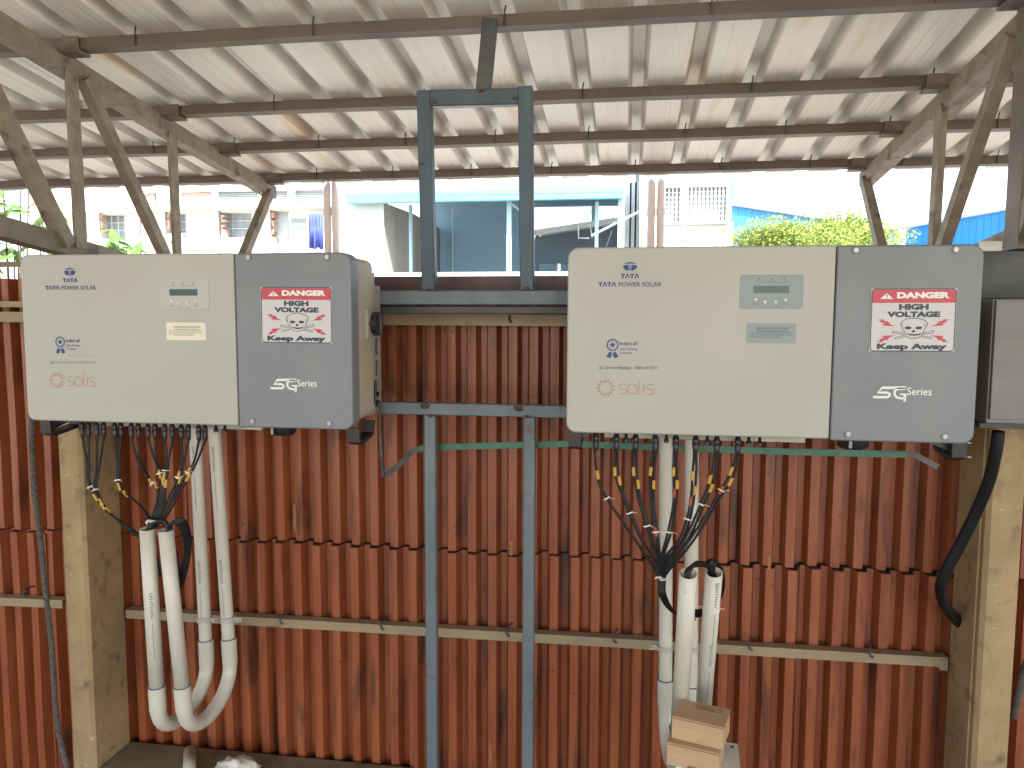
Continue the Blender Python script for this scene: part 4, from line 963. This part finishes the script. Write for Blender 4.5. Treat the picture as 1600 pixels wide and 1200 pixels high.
bricks(bl, 345, 336, 353, 370, YW-.02, 9, .06, .3); bricks(bl, 424, 332, 429, 400, YW-.02, 16, .05, .2); bricks(bl, 157, 334, 161, 368, YW-.02, 9, .05, .2); bricks(bl, 261, 334, 265, 360, YW-.02, 8, .05, .2)
def corr_panel(parent, px0, py0, px1, py1, Y, n, m, name='corrugated_sheet', horiz=False):
    o = Vector(parent.location); a = at(px0, py0, Y); b = at(px1, py1, Y); s = MB(); N_ = n*4; vs = []; fs = []
    for k in range(N_+1):
        t = k/N_; d = .018*math.sin(k*math.pi/2)
        if horiz: z = a.z+(b.z-a.z)*t; vs += [(a.x-o.x, Y+d-o.y, z-o.z), (b.x-o.x, Y+d-o.y, z-o.z)]
        else: x = a.x+(b.x-a.x)*t; vs += [(x-o.x, Y+d-o.y, a.z-o.z), (x-o.x, Y+d-o.y, b.z-o.z)]
    n2 = len(vs); vs += [(v[0], v[1]+.02, v[2]) for v in vs]
    for k in range(N_):
        fs.append((2*k, 2*k+1, 2*k+3, 2*k+2)); fs.append((n2+2*k, n2+2*k+1, n2+2*k+3, n2+2*k+2))
    s.add(vs, fs); return s.build(name, M[m], parent)
for (a_, b_) in top_ops[2:]: corr_panel(bl, a_+1, 301, b_-1, 318, YW+.08, 6, 'grey_sheet', horiz=True)
pbox('door_frame', 'wood', bl, 425, 332, 429, 440, YW+.05, .06); pbox('door_panel', 'grey_sheet', bl, 430, 333, 452, 440, YW+.12, .04)
corr_panel(bl, 454, 340, 480, 440, YW+.1, 8, 'grey_sheet', 'louvre', True)
s = MB(); n = 24; vs = []; fs = []; a_, b_ = at(482, 334, YW-.3)-bo_, at(504, 388, YW-.3)-bo_
for k in range(n+1):
    x = a_.x+(b_.x-a_.x)*k/n; d = .03*math.sin(k*1.1)
    for l in (0, .006): vs += [(x, a_.y+d+l, a_.z), (x+.01*math.sin(k*.9), a_.y+d+l, b_.z+.02*math.sin(k*.5))]
for k in range(n):
    i = 4*k; fs += [(i, i+1, i+5, i+4), (i+2, i+3, i+7, i+6), (i, i+2, i+6, i+4), (i+1, i+3, i+7, i+5)]
s.add(vs, fs, True); ob = s.build('hanging_cloth', M['blue_cloth'], None, bo_); tag(ob, 'blue cloth hanging on the whitewashed building left of the pale downpipes', 'cloth')

# low parapet
pp0 = at(440, 426, 6.2); s = MB(); s.box(-1.6, 2.2, 0, .12, 0, at(760, 425, 6.2).z, .01)
tag(s.build('parapet_wall', M['white_wall'], None, (at(700, 426, 6.2).x, 6.2, 0)), 'low white parapet whose bright top shows over the red wall between the inverters', 'wall')

# central shed: cyan fascia, slate wall, posts
YS = 8.0
cs = empty('blue_lean_to', (at(760, 400, YS).x, YS, 0), 'slate blue lean-to with bright cyan eave trim, seen between the inverters', 'shed'); co = Vector(cs.location)
pbox('eave_trim', 'cyan_trim', cs, 540, 297, 975, 304, YS, .05); pbox('gutter', 'cyan_trim', cs, 541, 304.6, 974, 313, YS-.06, .09)
a_, b_ = at(540, 299, YS), at(975, 299, YS)
s = MB(); s.prism([(0, 0), (2.6, .35), (2.6, .37), (0, .02)], a_-co+Vector((.02, .06, -.03)), b_-co+Vector((-.02, .06, -.03)), Vector((0, 1, 0)), Vector((0, 0, 1))); s.build('roof_sheet', M['grey_sheet'], cs)
pbox('back_wall', 'blue_wall', cs, 676, 310, 833, 470, YS+2.6, .12, True)
pbox('back_wall', 'blue_wall', cs, 833, 375, 990, 470, YS+2.6, .12, True)
pbox('back_wall', 'blue_wall', cs, 833, 300, 990, 324, YS+2.6, .12)
pbox('wall_post', 'pale_blue_post', cs, 924, 324, 930, 400, YS+2.5, .08)
for (x, w_, Y) in ((641, 5, YS+.4), (795, 6.5, YS+.1), (932, 4, YS+.2), (970, 8, YS-.02)):
    pbox('post', 'pale_blue_post', cs, x-w_/2, 313.5 if Y < YS+.2 else 318, x+w_/2, 430, Y+.07, .05, True)
pbox('wall_post', 'pale_blue_post', cs, 706, 325, 708, 430, YS+2.5, .04, True)
s = MB(); s.tube(rel([at(795, 316, YS+.15), at(812, 328, YS+.6)], co), .014, 6); s.build('brace', M['pale_blue_post'], cs)
s = MB(); s.tube(rel([at(925, 368, YS+.1), at(1000, 330, YS+.1)], co), .012, 6); s.build('brace', M['pale_blue_post'], cs)
# stained render wall at its left
X0 = at(600, 340, YS+.1).x; w0 = empty('rendered_wall', (X0, YS+.1, 0), 'stained cement rendered wall with a white front at the left end of the cyan eave', 'wall')
a_ = at(533, 316, YS+.1); zt_ = at(600, 316, YS+.1).z
s = MB(); s.box(a_.x-X0, -.002, 0, .12, 0, zt_); s.build('front', M['white_wall'], w0)
s = MB(); s.add([(0, 0, 0), (0, 2.5, 0), (0, 2.5, zt_+.0), (0, 1.2, zt_+.03), (0, 0, zt_), (-.15, 0.125, 0), (-.15, 2.5, 0), (-.15, 2.5, zt_), (-.15, 1.2, zt_+.03), (-.15, .125, zt_)], [(0, 1, 2, 3, 4), (5, 6, 7, 8, 9), (4, 3, 8, 9), (3, 2, 7, 8), (1, 2, 7, 6), (0, 4, 9, 5)]); s.build('side', M['plaster'], w0)
# dark low roof in the yard and pink wall behind
lr = empty('dark_low_shed', (at(900, 400, 9.6).x, 9.3, 0), 'low dark shed roof rising to the right under the cyan eave', 'shed'); lo = Vector(lr.location)
p1, p2 = at(835, 359, 9.3)-lo, at(992, 335, 9.3)-lo
s = MB(); s.add([p1, p2, p2+Vector((0, 1.0, .1)), p1+Vector((0, 1.0, .1)), p1-Vector((0, 0, .07)), p2-Vector((0, 0, .07)), p2+Vector((0, 1, .03)), p1+Vector((0, 1, .03))], [(0, 1, 2, 3), (4, 5, 6, 7), (0, 1, 5, 4), (1, 2, 6, 5), (2, 3, 7, 6), (3, 0, 4, 7)]); s.build('roof', M['grey_sheet'], lr)
s = MB(); q1, q2 = p1-Vector((0, -.05, .08)), p2-Vector((0, -.05, .08)); s.add([q1, q2, Vector((q2.x, .05, q1.z-.32)), Vector((q1.x, .05, q1.z-.32))]+[v+Vector((0, .05, 0)) for v in (q1, q2, Vector((q2.x, .05, q1.z-.32)), Vector((q1.x, .05, q1.z-.32)))], [(0, 1, 2, 3), (4, 5, 6, 7), (0, 1, 5, 4), (1, 2, 6, 5), (2, 3, 7, 6), (3, 0, 4, 7)]); s.build('gable_board', M['dark_roof'], lr)
for x in (838, 873, 905, 925): s = MB(); q = at(x, 400, 9.3)-lo; s.box(q.x-.02, q.x+.02, .06, .10, 0, q1.z+.02+.0*x); s.build('post', M['grille'] if x == 873 else M['dark_roof'], lr)
s = MB(); s.tube(rel([at(904, 352, 9.2), at(904, 372, 9.2), at(921, 372, 9.2)], lo), .009, 6); s.tube(rel([at(922, 350, 9.2), at(925, 372, 9.2)], lo), .006, 6); s.build('pipe_bracket', M['grille'], lr)
pk = at(851, 330, 14); s = MB(); s.box(-.14, .14, 0, .2, 0, at(851, 300, 14).z); tag(s.build('pink_wall', M['pink'], None, (pk.x, 14, 0)), 'narrow pink rendered wall behind the dark low shed', 'wall')
# rubble-like clutter under the dark shed
rn = random.Random(5); 
for k, (x, y, l) in enumerate(((855, 405, 'bottom'), (900, 398, 'top'))):
    pass
# grey clad shed right of it
gs = empty('grey_clad_shed', (at(985, 400, 8.9).x, 8.9, 0), 'shed clad in grey vertical sheet between the cyan eave and the white house', 'shed'); go = Vector(gs.location)
for k in range(13):
    x = 922+k*6.2; pbox('clad_panel', 'grey_sheet', gs, x, 283, x+5.6, 331, 10.9, .05)
pbox('clad_panel', 'grey_sheet', gs, 976, 285, 984, 470, 9.1, .06, True); pbox('clad_panel', 'grey_sheet', gs, 984.6, 285, 992, 470, 9.1, .06, True); pbox('clad_panel', 'grey_sheet', gs, 992.6, 285, 1001, 470, 9.1, .06, True)
# white house with barred windows
YH = 8.6; wh = empty('white_house', (at(1070, 400, YH).x, YH, 0), 'white house with two barred windows, left of the yellow-green tree', 'house'); ho = Vector(wh.location)
wins = [(1039, 1063, 293, 346), (1074, 1136, 292, 346)]
pbox('wall', 'white_wall', wh, 1000, 240, 1142, 292, YH, .25); pbox('wall', 'white_wall', wh, 1000, 347, 1142, 480, YH, .25, True)
prev = 1000
for (a_, b_, c_, d_) in wins: pbox('wall', 'white_wall', wh, prev, 292, a_, 347, YH, .25); prev = b_
pbox('wall', 'white_wall', wh, prev, 292, 1142, 347, YH, .25); pbox('roof', 'grey_sheet', wh, 995, 236, 1148, 240, YH-.2, 3)
s = MB(); q = at(1000, 300, YH).x-ho.x; q2 = at(1142, 300, YH).x-ho.x; zz = at(1100, 240, YH).z
s.box(q, q+.2, .26, 3, 0, zz); s.box(q2-.2, q2, .26, 3, 0, zz); s.build('side_wall', M['white_wall'], wh)
for (a_, b_, c_, d_) in wins:
    w_ = pbox('window', 'window_dark', wh, a_, c_, b_, d_, YH+.12, .03)
    def bar(*ar):
        q = pbox('grille_bar', 'grille', wh, *ar); q.parent = w_
    n = max(4, int((b_-a_)/6))
    for k in range(n+1): x = a_+(b_-a_)*k/n; bar(x-.4, c_, x+.4, d_, YH+.03, .012)
    for k in range(8): y = c_+(d_-c_)*k/7; bar(a_, y-.4, b_, y+.4, YH+.045, .012)
    fr_ = pbox('sill', 'white_wall', wh, a_-3, d_, b_+3, d_+4, YH-.06, .06)
pbox('corner_trim', 'cyan_trim', wh, 1142.5, 283, 1147, 312, YH-.02, .1)

# blue clad sheds at the right
def clad_wall(A_, B_, n, label, name='blue_clad_shed', roofw=3.):
    e = empty(name, (A_.x, A_.y, 0), label, 'shed', 'blue clad sheds'); d = Vector((B_.x-A_.x, B_.y-A_.y, 0)); o = Vector((A_.x, A_.y, 0)); nrm = Vector((-d.y, d.x, 0)).normalized()
    if nrm.y < 0: nrm = -nrm
    for k in range(n):
        t0, t1 = k/n, (k+.955)/n; z0_, z1_ = A_.z+(B_.z-A_.z)*t0, A_.z+(B_.z-A_.z)*t1
        p, q = d*t0, d*t1; s = MB(); s.add([p, q, q+Vector((0, 0, z1_)), p+Vector((0, 0, z0_)), p+nrm*.05, q+nrm*.05, q+nrm*.05+Vector((0, 0, z1_)), p+nrm*.05+Vector((0, 0, z0_))], [(0, 1, 2, 3), (4, 5, 6, 7), (0, 1, 5, 4), (1, 2, 6, 5), (2, 3, 7, 6), (3, 0, 4, 7)]); s.build('clad_panel', M['blue_sheet'], e)
    s = MB(); p, q = nrm*.06, d+nrm*.06; s.add([p, q, q+Vector((0, 0, B_.z-.02)), p+Vector((0, 0, A_.z-.02)), p+nrm*roofw, q+nrm*roofw, q+nrm*roofw+Vector((0, 0, B_.z-.02)), p+nrm*roofw+Vector((0, 0, A_.z-.02))], [(0, 1, 2, 3), (4, 5, 6, 7), (1, 2, 6, 5), (2, 3, 7, 6), (3, 0, 4, 7)]); s.build('body', M['blue_sheet'], e)
    s = MB(); s.prism([(-.10, 0), (roofw, .0), (roofw, .04), (-.10, .04)], Vector((0, 0, A_.z+.005)), d+Vector((0, 0, B_.z+.005)), nrm, Vector((0, 0, 1))); s.build('roof', M['white_wall'], e)
clad_wall(at(1143, 322, 12), at(1402, 362, 16), 30, 'long blue clad shed behind the tree, right of the white house')
clad_wall(at(1416, 358, 14.7), at(1700, 306, 11.5), 24, 'blue clad shed at the far right beyond the slanted truss webs')

# ------------------------------------------------------------------ vegetation
def leaf_cloud(n, fn, size, seed, asp=.5):
    rn = random.Random(seed); vs = []; fs = []
    for i in range(n):
        c, nr = fn(rn); d = Vector((rn.gauss(0, 1), rn.gauss(0, 1), rn.gauss(0, .6))).normalized(); nr = (nr+Vector((rn.gauss(0, .5), rn.gauss(0, .5), rn.gauss(0, .5)))).normalized()
        u = d-nr*d.dot(nr)
        if u.length < .05: continue
        u.normalize(); w = nr.cross(u); L_ = size*rn.uniform(.6, 1.3); k = len(vs)
        vs += [c-u*L_/2, c+w*L_*asp*.5-u*.05*L_+nr*L_*.06, c+u*L_/2-nr*L_*.1, c-w*L_*asp*.5-u*.05*L_+nr*L_*.06]; fs.append((k, k+1, k+2, k+3))
    s = MB(); s.add(vs, fs); return s
def tree(center, rad, nlobes, nleaf, size, label, seed, m='leaf', name='leafy_tree'):
    rn = random.Random(seed); cx, cy, cz = center; e = empty(name, (cx, cy, 0), label, 'tree'); o = Vector((cx, cy, 0))
    lobes = []
    for i in range(nlobes):
        a = rn.uniform(0, 2*math.pi); el = rn.uniform(-.4, 1.); r_ = rn.uniform(.35, .85)
        lobes.append((Vector((rad[0]*r_*math.cos(a)*math.cos(el), rad[1]*r_*math.sin(a)*math.cos(el), cz+rad[2]*r_*math.sin(el))), rn.uniform(.22, .42)))
    def fn(rn_):
        c, q = rn_.choice(lobes); d = Vector((rn_.gauss(0, 1), rn_.gauss(0, 1), rn_.gauss(0, 1))).normalized()
        return c+Vector((d.x*rad[0], d.y*rad[1], d.z*rad[2]))*q*(rn_.random()**.35)*1.0, (d+Vector((0, 0, .6))).normalized()
    leaf_cloud(nleaf, fn, size, seed+1).build('crown', M[m], e, recalc=False)
    s = MB(); s.tube([(0, 0, 0), (.03, 0, cz*.4), (0, .02, cz*.7)], [.11, .09, .06], 8)
    for c, q in lobes[:12]: s.tube([Vector((0, .02, cz*.62)), (Vector((0, 0, cz*.7))+c)/2+Vector((0, 0, -.03)), c], [.05, .03, .012], 6)
    s.build('trunk', M['bark'], e)
c = at(1262, 392, 8.5); tree((c.x, 8.5, c.z), (.98, .85, .50), 40, 26000, .034, 'round yellow-green tree in front of the blue sheds, above the right inverter', 11)
def big_leaf_plant(px, py, Y, n, spread, size, label, seed):
    q = at(px, py, Y); e = empty('broadleaf_plant', (q.x, Y, 0), label, 'plant'); rn = random.Random(seed); s = MB(); st = MB()
    for i in range(n):
        c = Vector((rn.gauss(0, spread[0]), rn.gauss(0, .15), q.z+rn.gauss(0, spread[1]))); az = rn.uniform(0, 2*math.pi); u = Vector((math.cos(az), math.sin(az)*.6, rn.uniform(-.7, .2))).normalized(); w = u.cross(Vector((0, -.3, 1))).normalized(); nr = u.cross(w); L_ = size*rn.uniform(.7, 1.3)
        pts = []; fs = []
        for k in range(7):
            t = k/6; wd_ = L_*.27*math.sin(math.pi*min(1, t*.92+.06))**.8; cc = c+u*L_*t+Vector((0, 0, -L_*.25*t*t)); pts += [cc-w*wd_+nr*wd_*.25, cc, cc+w*wd_+nr*wd_*.25]
        for k in range(6): fs += [(3*k, 3*k+1, 3*k+4, 3*k+3), (3*k+1, 3*k+2, 3*k+5, 3*k+4)]
        s.add(pts, fs, True)
        if i % 4 == 0: st.tube([(rn.gauss(0, .03), 0, 0), (c.x*.5, c.y*.5, c.z*.6), c], [.012, .009, .004], 5)
    s.build('foliage', M['leaf_big'], e, recalc=False); st.build('stems', M['bark'], e)
big_leaf_plant(10, 340, 4.9, 90, (.20, .30), .17, 'tall broadleaf plant at the left edge outside the red wall', 21)
big_leaf_plant(205, 400, 5.2, 70, (.20, .10), .12, 'low broadleaf plant just above the top of the left inverter', 22)
